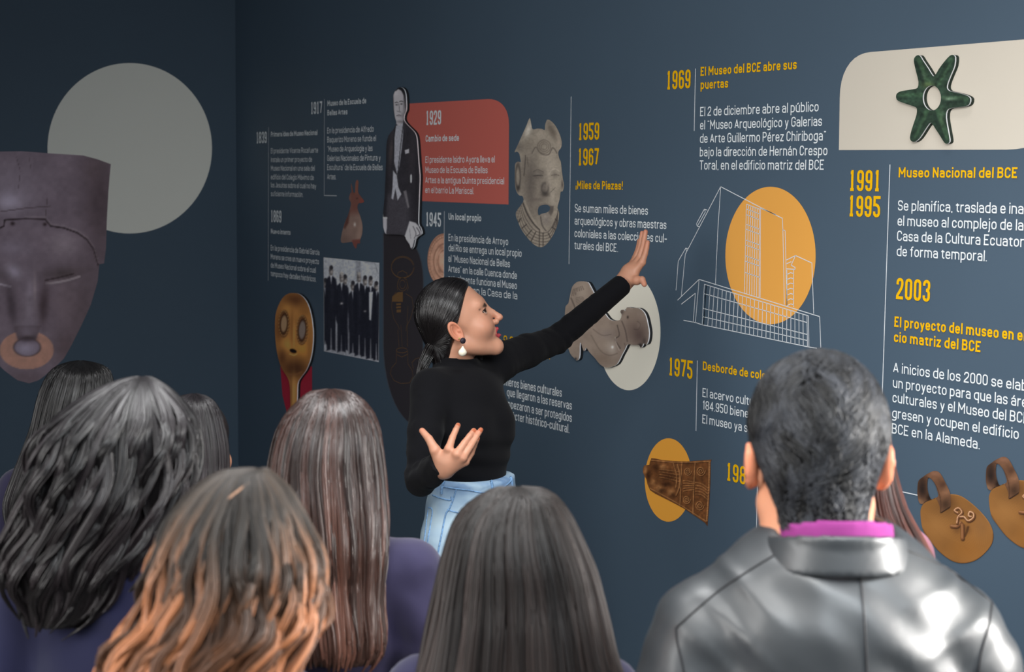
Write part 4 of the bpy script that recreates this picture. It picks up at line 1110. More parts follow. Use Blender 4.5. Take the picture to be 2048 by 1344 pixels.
def hand_points(curl=.35, spread=.10):
    """joints of a left or right hand: x towards the thumb, y along the fingers, z out of the back of the hand"""
    out = []
    for x, L, a, y0 in ((.028, (.041, .024, .020), spread, .088), (.009, (.046, .028, .021), spread * .2, .091),
                        (-.010, (.042, .026, .020), -spread * .6, .087), (-.027, (.033, .020, .018), -spread * 1.5, .078)):
        p = np.array((x, y0, 0.0))
        ch = [np.array((x * .45, .012, 0)), p]
        b = curl * .5
        for i, l in enumerate(L):
            d = np.array((math.sin(a), math.cos(a) * math.cos(b), -math.cos(a) * math.sin(b)))
            p = p + d * l
            ch.append(p)
            b += curl * (1.0, .8, .0)[i] + curl * .2
        out.append(ch)
    out.append([np.array((.012, .015, -.004)), np.array((.036, .040, -.014)), np.array((.050, .068, -.022)), np.array((.054, .094, -.028))])
    return out
FR = [.0118, .0108, .0088, .0078, .0070]
def hand_sdf(P, chains, tfm, k=1.0):
    """chains of joints mapped by tfm; four fingers, then the thumb"""
    d = None
    for i, ch in enumerate(chains):
        pts = [tfm(c) for c in ch]
        rad = [r * k * (1, 1.02, .96, .84, 1)[i] for r in FR] if i < 4 else [.0150 * k, .0135 * k, .0105 * k, .0082 * k]
        palm = s_cone(P, pts[0], pts[1], rad[0] * 1.1, rad[1] * 1.06)
        d = palm if d is None else smin(d, palm, .014 if i < 4 else .016)
    for i, ch in enumerate(chains):
        pts = [tfm(c) for c in ch]
        rad = [r * k * (1, 1.02, .96, .84, 1)[i] for r in FR] if i < 4 else [.0150 * k, .0135 * k, .0105 * k, .0082 * k]
        d = smin(d, s_chain(P, pts[1:], rad[1:], .002), .0045)
    return d

# ------------------------------------------------------------------ hair
def tubes(S, rad, col, sides=3):
    """S: strands x points x 3, rad: points (or strands x points), col: strands x points x 3 -> V, F, C"""
    N, K, _ = S.shape
    T = np.gradient(S, axis=1)
    T /= np.maximum(np.linalg.norm(T, axis=2, keepdims=True), 1e-9)
    ref = np.random.default_rng(1).normal(size=(N, 1, 3))
    n1 = np.cross(T, ref)
    n1 /= np.maximum(np.linalg.norm(n1, axis=2, keepdims=True), 1e-9)
    n2 = np.cross(T, n1)
    rad = np.broadcast_to(rad, (N, K))[..., None]
    ring = [S + rad * (n1 * math.cos(2 * math.pi * i / sides) + n2 * math.sin(2 * math.pi * i / sides)) for i in range(sides)]
    V = np.stack(ring, 2).reshape(-1, 3)
    C = np.repeat(col.reshape(N * K, 1, 3), sides, 1).reshape(-1, 3)
    b = (np.arange(N)[:, None] * K + np.arange(K - 1)[None]).reshape(-1, 1) * sides
    F = []
    for i in range(sides):
        j = (i + 1) % sides
        F.append(np.concatenate([b + i, b + j, b + sides + j, b + sides + i], 1))
    return V, np.concatenate(F), C
def join(parts):
    V, F, C, b = [], [], [], 0
    for v, f, c in parts:
        V.append(v); F.append(f + b); C.append(c); b += len(v)
    return np.concatenate(V), np.concatenate(F), np.concatenate(C)
def walk(f, roots, flow, n, step, lift=.0012):
    """strands that creep along the surface f = 0"""
    P = roots.copy()
    out = [P]
    for i in range(n - 1):
        g = grad(f, P)
        d = flow(P, i / (n - 1))
        d = d - g * np.sum(d * g, 1, keepdims=True)
        d /= np.maximum(np.linalg.norm(d, axis=1, keepdims=True), 1e-6)
        P = P + d * (step if np.ndim(step) == 0 else step[:, None])
        g = grad(f, P)
        P = P - g * (f(P.astype(np.float32)) - lift)[:, None]
        out.append(P)
    return np.stack(out, 1)
HAIR = mat('hair_strands', rough=0.38, spec=0.42, attr=True)
SKIN = mat('skin', rough=0.48, spec=0.35, attr=True, sss=0.12, bump=(420, .06, .0006))
CLOTH = {}
def cloth(name, rgb, rough=.85, **k):
    if name not in CLOTH: CLOTH[name] = mat(name, rgb, rough=rough, spec=.15, **k)
    return CLOTH[name]
def hair_cap(L, lift=.010, back=.0):
    """hair close to the skull in head coordinates: above the hairline, behind the ears, down to the nape"""
    d = s_ell(L, (0, -.009, .044), (.0735 + lift, .086 + lift, .083 + lift))
    d = smin(d, s_cone(L, (0, -.045, -.02), (0, -.055, -.075), .050 + lift * .5, .046 + lift * .4), .03)
    z, y, x = L[:, 2], L[:, 1], np.abs(L[:, 0])
    front = (y - .070 + back) * .80 + (.085 - z) * .60 - .10 * np.maximum(.05 - x, 0)      # hairline from the forehead to the ear
    cut = smax(front, np.where(z < .012, y + .022, -1), .006)
    return smax(smax(d, cut, .008), -.080 - z, .01)
# ------------------------------------------------------------------ the presenter
def box_of(pts, pad):
    pts = np.array(pts)
    return pts.min(0) - pad, pts.max(0) + pad
def trace(f, px, py, z0, z1, n=200):
    """first point of a surface along the rays of some pixels"""
    r = rays(np.asarray(px, float), np.asarray(py, float))
    t = np.full(len(r), z0)
    for _ in range(80):
        d = f((CAM + r * t[:, None]).astype(np.float32))
        t = np.minimum(t + d * .8, z1)
    return CAM + r * t[:, None]
def presenter():
    ground = at(935, 1030, 4.44)
    root = empty('person', (float(ground[0]), float(ground[1]), 0.0),
                 'woman with a sleek black ponytail, black turtleneck and light jeans, pointing at the wall', 'person')
    skin_rgb, lip_rgb = (184, 134, 109), (164, 62, 70)
    # head
    pitch = math.radians(23)
    hf = (RH * math.cos(.03) + FH * math.sin(.03)) * math.cos(pitch) + UP * math.sin(pitch)
    hk = 1.04
    H = Frame((0, 0, 0), hf, UP - hf * hf[2], hk)
    ear = at(911, 665, 4.345)
    H.o = ear - H.to((.078, -.012, -.006))[0]
    neck_b = at(912, 768, 4.45)
    neck_t = H.p(0, -.035, -.055)
    f_head = lambda P: head_sdf(H.loc(P), neck=False) * hk
    f_neck = lambda P: s_cone(P, neck_t, neck_b, .050, .058)
    # right hand, held up in front of the body
    K = lambda x, y, z: at(780 + x / 3.36, 820 + y / 3.36, z)
    rh = [[K(360, 370, 4.060), K(395, 262, 4.035), K(420, 185, 4.050), K(442, 135, 4.065), K(457, 103, 4.085)],
          [K(385, 380, 4.050), K(448, 296, 4.025), K(500, 222, 4.045), K(535, 175, 4.060), K(563, 139, 4.080)],
          [K(400, 388, 4.048), K(488, 322, 4.030), K(545, 238, 4.050), K(580, 180, 4.070), K(610, 134, 4.090)],
          [K(405, 400, 4.052), K(508, 350, 4.045), K(548, 292, 4.075), K(568, 240, 4.100), K(590, 190, 4.125)],
          [K(335, 350, 4.060), K(303, 270, 4.050), K(262, 195, 4.060), K(216, 140, 4.075)]]
    rw, rfore = K(366, 402, 4.066), at(860, 950, 4.15)
    f_rh = lambda P: smin(smin(hand_sdf(P, rh, lambda c: c, .98), s_cone(P, rw, K(388, 345, 4.055), .0215, .0245), .016), s_cone(P, rfore, rw, .024, .0215), .012)
    # left hand, flat and raised, palm towards the wall
    q = (RH * .18 - FH * .98)                      # from the little finger to the forefinger
    def LH(px, py, a, z=4.885): return at(px, py, z) + q * a
    lh = [[LH(1257, 556, .014), LH(1279, 524, .030), LH(1285, 507, .031), LH(1288, 495, .031), LH(1290, 484, .031)],
          [LH(1256, 555, .004), LH(1275, 521, .010), LH(1284, 494, .010), LH(1287, 477, .010), LH(1289.5, 463, .010)],
          [LH(1255, 556, -.006), LH(1271, 522, -.010), LH(1281, 497, -.010), LH(1284, 480, -.011), LH(1286, 466, -.011)],
          [LH(1253, 557, -.014), LH(1269, 527, -.028), LH(1278.5, 506, -.032), LH(1282, 494, -.034), LH(1284, 482, -.036)],
          [LH(1257, 560, .016), LH(1267, 559, .040), LH(1275, 557, .054), LH(1278, 566, .063)]]
    lw, lfore = LH(1243, 570, 0), at(1200, 606, 4.83)
    f_lh = lambda P: smin(smin(hand_sdf(P, lh, lambda c: c, .98), s_cone(P, lw, LH(1258, 545, .002), .0235, .026), .022), s_cone(P, lfore, lw, .025, .0235), .02)
    chest0, rs0, ls0 = at(930, 885, 4.43), at(862, 778, 4.33), at(990, 726, 4.56)
    rel0, lel0 = at(842, 960, 4.19), at(1112, 680, 4.78)
    hc = H.p(0, 0, .01)
    rc, lc = (rw + rh[1][2]) / 2, (lw + lh[1][2]) / 2
    def f_body(P):
        d = s_ell(P, chest0, (.08, .06, .15))
        d = smin(d, s_cone(P, neck_b, chest0, .045, .06), .02)
        d = smin(d, s_chain(P, [neck_b - UP * .05, rs0, rel0, rfore], [.04, .034, .025, .024], .01), .03)
        d = smin(d, s_chain(P, [neck_b - UP * .05, ls0, lel0, lfore], [.04, .034, .025, .024], .01), .03)
        d = smin(d, f_neck(P), .02)
        for c, rad, f, k in ((hc, .19, f_head, .022), (rc, .17, f_rh, .01), (lc, .17, f_lh, .01)):
            m = np.linalg.norm(P - c.astype(np.float32), axis=1) < rad
            if m.any(): d[m] = smin(d[m], f(P[m]), k)
        return d
    lo, hi = box_of([H.p(*z) for z in ((.1, .13, .14), (-.1, -.13, -.13), (.1, -.13, .14), (-.1, .13, -.13))] + [c for ch in rh + lh for c in ch] + [rs0, ls0, rel0, lel0, chest0 - UP * .14], .04)
    V, F = polygonize(f_body, lo, hi, .0021)
    C = head_color(H.loc(V.astype(np.float32)), skin_rgb, lip_rgb, gaze=1.0)
    for ch, nails in ((rh, True), (lh, False)):
        m = np.min([np.linalg.norm(V - p, axis=1) for c in ch for p in c], axis=0) < .045
        v = V[m]
        c = np.tile(np.asarray(skin_rgb, float), (len(v), 1)) * (1 + .03 * vnoise(v[:, 0], v[:, 2], .02))[:, None]
        for i, chn in enumerate(ch):
            for j, p in enumerate(chn[1:-1]):
                w = .28 * np.exp(-(np.linalg.norm(v - p, axis=1) / .012) ** 2)[:, None]
                c = c * (1 - w) + np.array((184, 116, 90)) * w
            w = (.45 * np.exp(-(np.linalg.norm(v - chn[-1], axis=1) / .012) ** 2))[:, None]
            c = c * (1 - w) + np.array((190, 110, 86)) * w
            if nails and i < 4:
                d = chn[-1] - chn[-2]
                d /= np.linalg.norm(d)
                r = v - (chn[-1] - FH * .0065 + d * .0005)
                al = r @ d
                la = np.linalg.norm(r - al[:, None] * d, axis=1)
                w = (np.clip((1 - np.hypot(al / .0095, la / .0062)) * 5, 0, 1))[:, None]
                c = c * (1 - w) + np.array((168, 92, 62)) * w
        C[m] = lin(np.clip(c, 0, 255))
    mesh_obj('body', V, F, SKIN, root, True, C)
    # clothes
    tf, tr = RH * .83 - FH * .56, -RH * .56 - FH * .83
    TR = np.stack([tr, tf, UP], 1)
    def T(c, r, f, u): return c + tr * r + tf * f + UP * u
    chest, waist, hips = at(930, 842, 4.42), at(940, 930, 4.43), at(946, 1040, 4.44)
    rsh, rel = at(862, 778, 4.33), at(842, 960, 4.19)
    lsh, lel = at(990, 726, 4.56), at(1112, 680, 4.78)
    rwr, lwr = at(888, 925, 4.06), at(1247, 567, 4.852)
    lcut = _n(LH(1243, 570, 0) - lfore)
    rcp = [at(885, 934, 4.065)]
    rcut = _n(RH * .60 + UP * .62 - FH * .50)
    rcut = rcut if rcut @ (RH + UP) > 0 else -rcut
    def wrinkle(P, a, b, amp, fr, zone):
        ab = b - a
        L = float(np.linalg.norm(ab))
        s = ((P - a.astype(np.float32)) @ (ab / L).astype(np.float32)) / L
        nz = vnoise(P @ np.array((1., .4, .9), np.float32), P @ np.array((-.5, 1., .3), np.float32), .045, 2)
        return amp * np.sin(s * fr + 3.2 * nz) * (.6 + .8 * nz) * np.exp(-((s - zone[0]) / zone[1]) ** 2)
    cpl = [at(920, 709, 4.44)]
    cn = _n(UP + RH * .13 - FH * .06)
    def f_top(P):
        d = s_ell(P, chest, (.140, .098, .150), TR)
        d = smin(d, s_ell(P, T(chest, 0, -.010, .045), (.150, .080, .080), TR), .05)
        for s in (-1, 1): d = smin(d, s_ball(P, T(chest, .062 * s, .056, -.012), .056), .04)
        d = smin(d, s_ell(P, waist, (.120, .091, .150), TR), .07)
        d = smin(d, s_cone(P, neck_b - UP * .01, rsh, .058, .050), .05)
        d = smin(d, s_cone(P, neck_b - UP * .02, lsh, .060, .056), .05)
        arm = s_chain(P, [rsh, (rsh + rel) / 2 + tr * .004, rel], [.054, .047, .041], .01)
        fore = s_cone(P, rel, rwr + (rwr - rel) * .3, .041, .0335)
        fore = smax(fore, (P - rcp[0].astype(np.float32)) @ rcut.astype(np.float32), .003)
        arm = smin(arm, fore, .012) + wrinkle(P, rsh, rel, .0022, 46, (.95, .28)) + wrinkle(P, rel, rwr, .0022, 20, (.3, .35))
        d = smin(d, arm, .020)
        arm = s_chain(P, [lsh, (lsh + lel) / 2, lel], [.058, .047, .0415], .02)
        fore = s_cone(P, lel, lwr + lcut * .05, .0415, .0315)
        fore = smax(fore, (P - (lwr + lcut * .004).astype(np.float32)) @ lcut.astype(np.float32), .004)
        arm = smin(arm, fore, .012) + wrinkle(P, lel, lwr, .0022, 44, (.15, .45)) + wrinkle(P, lsh, lel, .002, 30, (.2, .4))
        d = smin(d, arm, .022)
        # soft folds across the waist and under the arm
        zz = P[:, 2] - waist[2]
        d = d + .0022 * np.sin(P @ np.array((18., -9., 105.), np.float32)) * np.exp(-((zz - .03) / .09) ** 2)
        col = s_cone(P, neck_b - UP * .02, neck_b + (neck_t - neck_b) * 1.1, .068, .0590)
        col = smax(col, (P - cpl[0].astype(np.float32)) @ cn.astype(np.float32), .006)
        d = smin(d, col, .016)
        hole = s_cone(P, neck_b + (neck_t - neck_b) * .3, neck_b + (neck_t - neck_b) * 1.3, .054, .054)
        d = smax(d, -hole, .004)
        return smax(d, -(P[:, 2] - (waist[2] - .10)), .01)
    lo, hi = box_of([rsh, rel, rwr, lsh, lel, lwr, T(chest, .15, .12, 0), T(chest, -.15, -.12, .1), waist - UP * .13, neck_t], .07)
    V, F = polygonize(f_top, lo, hi, .005)
    BLACK = mat('black_jersey', (0.0055, 0.0055, 0.0068), rough=.9, spec=.08, sheen=.03, bump=(700, .15, .0005))
    mesh_obj('turtleneck_top', V, F, BLACK, root, True)
    # jeans
    rk, lk = at(898, 1330, 4.33), at(985, 1330, 4.52)
    def foot(p, o): return np.array((p[0], p[1], .10)) + o
    ra, la = foot(rk, -RH * .01), foot(lk, RH * .02)
    rth, lth = at(911, 1120, 4.36), at(972, 1120, 4.51)
    top_n = _n(np.cross(at(960, 966, 4.32) - at(880, 957, 4.36), at(1030, 950, 4.45) - at(880, 957, 4.36)))
    top_n = top_n if top_n[2] > 0 else -top_n
    top_o = at(960, 964, 4.33)
    def f_jeans(P):
        d = s_ell(P, T(hips, 0, -.004, -.03), (.168, .120, .150), TR)
        d = smin(d, s_ell(P, T(waist, 0, .012, -.05), (.134, .104, .13), TR), .06)
        d = smin(d, s_chain(P, [rth, rk, ra], [.092, .068, .060], .03), .05)
        d = smin(d, s_chain(P, [lth, lk, la], [.092, .068, .060], .03), .05)
        d = d + .0020 * np.sin(P @ np.array((40., 25., 60.), np.float32)) * np.sin(P @ np.array((-22., 31., 18.), np.float32))
        return smax(d, (P - top_o.astype(np.float32)) @ top_n.astype(np.float32), .005)
    lo, hi = box_of([T(hips, .2, .15, 0), T(hips, -.2, -.15, 0), waist, ra - UP * .04, la - UP * .04], .09)
    V, F = polygonize(f_jeans, lo, hi, .0085)
    base, dark = np.array((172, 194, 208.)), np.array((66, 100, 150.))
    w = np.clip(.30 + 1.0 * vnoise(V[:, 0] * 1.5 + V[:, 1], V[:, 2], .05, 4) , 0, 1)[:, None] * .55
    band = np.clip(1 - np.abs((V - top_o) @ top_n + .016) / .022, 0, 1)[:, None] * .35
    w = np.clip(w + band * (.4 + .6 * vnoise(V[:, 0], V[:, 1] + V[:, 2] * 3, .02, 3)[:, None]), 0, 1)
    DEN = mat('washed_denim', rough=.85, spec=.12, attr=True, bump=(900, .25, .0006))
    jeans = mesh_obj('jeans', V, F, DEN, root, True, lin(base * (1 - w) + dark * w) * .92)
    SEAM = mat('denim_seam', tuple(lin((112, 148, 186))), rough=.85, noise=(160, .5))
    Kp = lambda pts: [(780 + x / 3.36, 820 + y / 3.36) for x, y in pts]
    seams = [('side_seam', [(445, 530), (425, 600), (395, 670), (375, 700), (350, 820), (320, 980), (300, 1180), (288, 1300)], .0026),
             ('waistband_seam', [(352, 515), (430, 528), (530, 540), (640, 556), (760, 520), (820, 470)], .0022),
             ('pocket_seam', [(285, 572), (340, 592), (405, 606), (412, 582)], .0024),
             ('pocket_seam', [(385, 668), (430, 684), (480, 694)], .0022),
             ('pocket_seam', [(258, 655), (284, 672), (272, 770), (250, 900), (236, 968), (226, 950), (240, 800), (256, 672)], .0022),
             ('belt_loop', [(362, 482), (350, 520), (346, 566)], .0042), ('belt_loop', [(682, 478), (686, 515), (690, 548)], .0042), ('belt_loop', [(812, 452), (818, 480), (822, 512)], .0042)]
    for nm, pts, r in seams:
        pts = catmull(Kp(pts), 5, False)
        S = trace(f_jeans, pts[:, 0], pts[:, 1], 4.05, 4.75)
        v, fc, _ = tubes(S[None], np.array([r] * len(S)), np.zeros((1, len(S), 3)), 6)
        mesh_obj(nm, v, fc, SEAM, jeans, True)
    SHOE = mat('white_shoe', (.55, .55, .53), rough=.6)
    for a in (ra, la):
        f_shoe = lambda P: smax(smin(s_ell(P, a + tf * .07 - UP * .065, (.045, .125, .05), TR), s_ball(P, a - UP * .05, .05), .03), -(P[:, 2] - .004), .004)
        lo, hi = box_of([a + tf * .2, a - tf * .06], .10)
        V, F = polygonize(f_shoe, lo, hi, .01)
        mesh_obj('shoe', V, F, SHOE, root, True)
    # hair: a sleek cap, strands drawn back to the tie, and the tail
    f_cap = lambda P: hair_cap(H.loc(P), .0085, .013) * hk
    lo, hi = box_of([H.p(*q) for q in ((.1, .13, .14), (-.1, -.13, -.10), (.1, -.13, .14), (-.1, .13, -.10))], .02)
    V, F = polygonize(f_cap, lo, hi, .004)
    dk = lin((17, 14, 15))
    hair_parts = [(V, F, np.tile(dk, (len(V), 1)))]
    tie = at(870, 680, 4.40)
    tie = tie + 0 * UP
    f_skull = lambda P: smin(s_ell(H.loc(P), (0, -.009, .044), (.082, .0945, .0915)), s_cone(H.loc(P), (0, -.045, -.02), (0, -.055, -.075), .054, .050), .03) * hk
    L = H.loc(V.astype(np.float32))
    ok = np.where((L[:, 2] > -.07) & (np.linalg.norm(V - tie, axis=1) > .03) & (np.abs(f_skull(V.astype(np.float32))) < .0035) & (((L[:, 1] - .070 + .013) * .80 + (.085 - L[:, 2]) * .60) < -.002))[0]
    sel = RNG.choice(ok, min(3000, len(ok)), replace=False)
    roots = V[sel] + RNG.normal(size=(len(sel), 3)) * .0015
    dist = np.linalg.norm(roots - tie, axis=1)
    S = walk(f_skull, roots, lambda P, t: tie - P, 11, np.minimum(dist, .11) / 10, .0010)
    tone = RNG.random(len(sel))[:, None, None]
    Cc = np.tile(dk, (len(sel), 11, 1)) * (.7 + 1.1 * tone ** 3)
    hair_parts.append(tubes(S, np.array([.0003] + [.0008] * 9 + [.0004]), Cc))
    tail = catmull([tie + RH * .012, tie - RH * .004 - UP * .012, at(858, 705, 4.41), at(846, 728, 4.40), at(838, 752, 4.39)], 4, False)
    n = 420
    a, rr = RNG.random(n) * 2 * math.pi, np.sqrt(RNG.random(n))
    prof = np.interp(np.linspace(0, 1, len(tail)), [0, .12, .4, .75, 1], [.014, .015, .024, .019, .004])
    ax1, ax2 = _n(np.cross(tail[-1] - tail[0], FH)), FH
    S = tail[None] + (prof[None, :, None] * rr[:, None, None]) * (np.cos(a)[:, None, None] * ax1 * .8 + np.sin(a)[:, None, None] * ax2)
    S += RNG.normal(size=(n, 1, 3)) * .002 * np.linspace(0, 1, len(tail))[None, :, None]
    hair_parts.append(tubes(S, np.array([.0014] * (len(tail) - 1) + [.0005]), np.tile(dk, (n, len(tail), 1)) * (.7 + 1.6 * RNG.random((n, 1, 1)) ** 3)))
    SLEEK = mat('sleek_black_hair', rough=.30, spec=.6, attr=True)
    hair = mesh_obj('hair', *join(hair_parts)[:2], SLEEK, root, True, join(hair_parts)[2])
    t = np.linspace(0, 2 * math.pi, 25)
    dirn = _n(tail[3] - tail[0])
    u1 = _n(np.cross(dirn, UP)); u2 = np.cross(dirn, u1)
    ringp = tie + .0155 * (np.cos(t)[:, None] * u1 + np.sin(t)[:, None] * u2)
    v, fc, _ = tubes(ringp[None] - dirn * .002, np.array([.0055] * 25), np.zeros((1, 25, 3)), 8)
    tag(mesh_obj('hair_tie', v, fc, mat('grey_blue_elastic', (.10, .12, .17), rough=.8), hair, True), 'grey-blue hair tie')
    # earring: gold stud, dark bead, ivory drop
    e0 = at(920.5, 684, 4.325)
    er = bpy.data.objects.new('earring', None); COL.objects.link(er); er.parent = root; er.location = Vector(e0) - root.location
    er['label'] = 'earring with dark bead and ivory drop'
    def bead(nm, f, c, m, h=.0016, r=.02):
        V, F = polygonize(f, c - r, c + r, h)
        o = mesh_obj(nm, V - np.array(root.location), F, m, None, True)
        o.data.transform(Matrix.Translation(-er.location))
        o.parent = er
    e1, e2, e3 = at(918.5, 677, 4.322), at(925.8, 681.5, 4.318), at(925.5, 694, 4.318)
    bead('gold_stud', lambda P: s_ball(P, e1, .0030), e1, mat('gold', (.8, .55, .2), rough=.3, metal=1), .001, .006)
    bead('dark_bead', lambda P: s_ell(P, e2, (.0085, .006, .0085)), e2, mat('dark_bead', (.018, .012, .02), rough=.5, bump=(600, .5, .001)), .0014, .014)
    e4 = at(925, 708, 4.318)
    bead('ivory_drop', lambda P: smin(s_cone(P, e3, e4 - UP * -.006, .0028, .0095), s_ell(P, e4 - UP * -.004, (.0112, .009, .0095)), .006), (e3 + e4) / 2, mat('ivory', (.78, .72, .58), rough=.45), .0014, .026)
    # the little microphone clipped to her collar
    S = trace(f_top, [962.0], [716.0], 4.1, 4.7)[0]
    mc = S - FH * .006
    mic = empty('lapel_microphone', tuple(map(float, mc)), 'small black clip-on microphone at the front of the turtleneck collar', 'microphone')
    MB = mat('black_plastic', (.02, .022, .024), rough=.45)
    def blk(nm, c, r, h):
        f = lambda P: np.max(np.abs((P - c.astype(np.float32)) @ np.stack([RH, FH, UP], 1).astype(np.float32)) - np.array(r, np.float32), axis=1)
        V, F = polygonize(f, c - h, c + h, .0012)
        mesh_obj(nm, V, F, MB, mic)
    blk('microphone_body', mc, (.0045, .004, .0115), .016)
    blk('clip', mc + FH * .006, (.003, .0025, .008), .012)
    return root
presenter()
# ------------------------------------------------------------------ the audience, seen from behind
def smooth_rows(rows, n):
    y, a, b = rows[0]
    A = np.array([(y - 1.5, (a + b) / 2 - 2, (a + b) / 2 + 2)] + list(rows), float)
    c = catmull(A, 8, False)
    s = np.concatenate([[0], np.cumsum(np.linalg.norm(np.diff(c[:, [0, 1]], axis=0) + 1e-6, axis=1))])
    t = np.linspace(0, s[-1], n)
    return np.stack([np.interp(t, s, c[:, i]) for i in range(3)], 1)
def hair_fall(rows, z, fwd_back, colour, n_strands=2000, K=18, wave=.0, locks=60, rad=.0016, thick=.105, ragged=.12, spread=200, seed=1, tip=None, kinks=2.0, relief=.03):
    """long hair seen from behind: rows of (y, left, right) give its outline at depth z; colour(t, tone) -> n x 3 sRGB"""
    rng = np.random.default_rng(seed)
    R = smooth_rows(rows, 64)
    cen = at((R[:, 1] + R[:, 2]) / 2, R[:, 0], z)
    w = np.maximum((R[:, 2] - R[:, 1]) / 2 * z / FPX, .004)
    top = cen[0, 2]
    drop = top - cen[:, 2]
    d = np.minimum(w, thick) * np.interp(drop, [0, .18, .34, .6], [1.0, 1.0, .62, .5])
    cen = cen - FH * np.interp(drop, [0, .16, .30, .5], [0.0, .005, .05, fwd_back])[:, None]
    T = np.linspace(0, 1, 64)
    def P(th, t, rho):
        i = np.clip(t, 0, 1)
        g = lambda A: np.stack([np.interp(i, T, A[:, k]) for k in range(A.shape[1])], -1) if A.ndim == 2 else np.interp(i, T, A)
        return g(cen) + (RH * (g(w) * np.cos(th) * rho)[..., None]) - (FH * (g(d) * np.sin(th) * rho)[..., None])
    half = math.radians(spread) / 2
    parts = []
    # the mass of the hair
    M, N = 40, 44
    th = np.linspace(math.pi / 2 - half, math.pi / 2 + half, N)
    tt = np.linspace(0.0, .95, M)
    G = [P(np.tile(th, (M, 1)), np.tile(tt[:, None], (1, N)), .93 + .035 * np.sin(th * locks * .37 + 2 * np.sin(th * 7))[None] * np.linspace(.2, 1, M)[:, None]),
         P(np.tile(th, (M, 1)), np.tile(tt[:, None], (1, N)), np.full((M, N), .45))]
    V = np.concatenate([g.reshape(-1, 3) for g in G])
    idx = np.arange(M * N).reshape(M, N)
    F = []
    a, b, c, e = idx[:-1, :-1].ravel(), idx[:-1, 1:].ravel(), idx[1:, 1:].ravel(), idx[1:, :-1].ravel()
    F.append(np.stack([a, b, c, e], 1)); F.append(np.stack([e, c, b, a], 1) + M * N)
    for L in (idx[:, 0], idx[:, -1], idx[-1, :], idx[0, :]):
        F.append(np.stack([L[:-1], L[1:], L[1:] + M * N, L[:-1] + M * N], 1))
    C = np.concatenate([lin(np.clip(colour(np.repeat(tt, N), np.zeros(M * N)) * .75, 0, 255))] * 2)
    parts.append((V, np.concatenate(F), C))
    # strands, gathered in locks
    lk = rng.integers(0, locks, n_strands)
    lth = math.pi / 2 - half + 2 * half * (np.arange(locks) + rng.random(locks)) / locks
    th0 = lth[lk] + rng.normal(size=n_strands) * (2 * half / locks) * .55
    ph, fr, am = rng.random(locks) * 6.28, kinks * (.7 + .6 * rng.random(locks)), wave * (.5 + rng.random(locks))
    tend = 1 - ragged * rng.random(locks)[lk] - .04 * rng.random(n_strands)
    u = np.linspace(0, 1, K)[None]
    t = (.004 + .10 * rng.random((n_strands, 1)) ** 2) * (1 - u) + tend[:, None] * u
    ramp = np.clip((t - .12) / .35, 0, 1)
    off = am[lk][:, None] * np.sin(6.28 * fr[lk][:, None] * t + ph[lk][:, None]) * ramp
    th_ = np.clip(th0, math.pi / 2 - half, math.pi / 2 + half)[:, None] + off
    pull = np.clip((t - .8) / .2, 0, 1) * .5
    th_ = th_ * (1 - pull) + (lth[lk][:, None] + off) * pull                        # locks close towards their ends
    lift = relief * rng.normal(size=locks)[lk][:, None] * np.clip((t - .05) / .3, 0, 1)
    rho = .95 + .06 * rng.random((n_strands, 1)) + lift + am[lk][:, None] * .9 * np.cos(6.28 * fr[lk][:, None] * t + ph[lk][:, None]) * ramp
    S = P(th_, t, rho)
    tone = np.clip(rng.random(locks)[lk] * .75 + rng.random(n_strands) * .3, 0, 1)
    Cc = lin(np.clip(colour(t.ravel(), np.repeat(tone, K) * 2 - 1), 0, 255)).reshape(n_strands, K, 3)
    prof = np.full(K, rad); prof[0] *= .5; prof[-1] *= .35
    parts.append(tubes(S, prof, Cc))
    return parts
def tone_of(root, tip, a=.25, b=.7, amt=.35):
    r, p = np.array(root, float) * .66, np.array(tip, float) * .72
    def f(t, tone):
        m = np.clip((t + .10 * tone - a) / (b - a), 0, 1)[:, None]
        return (r * (1 - m) + p * m) * (1 + amt * tone[:, None])
    return f
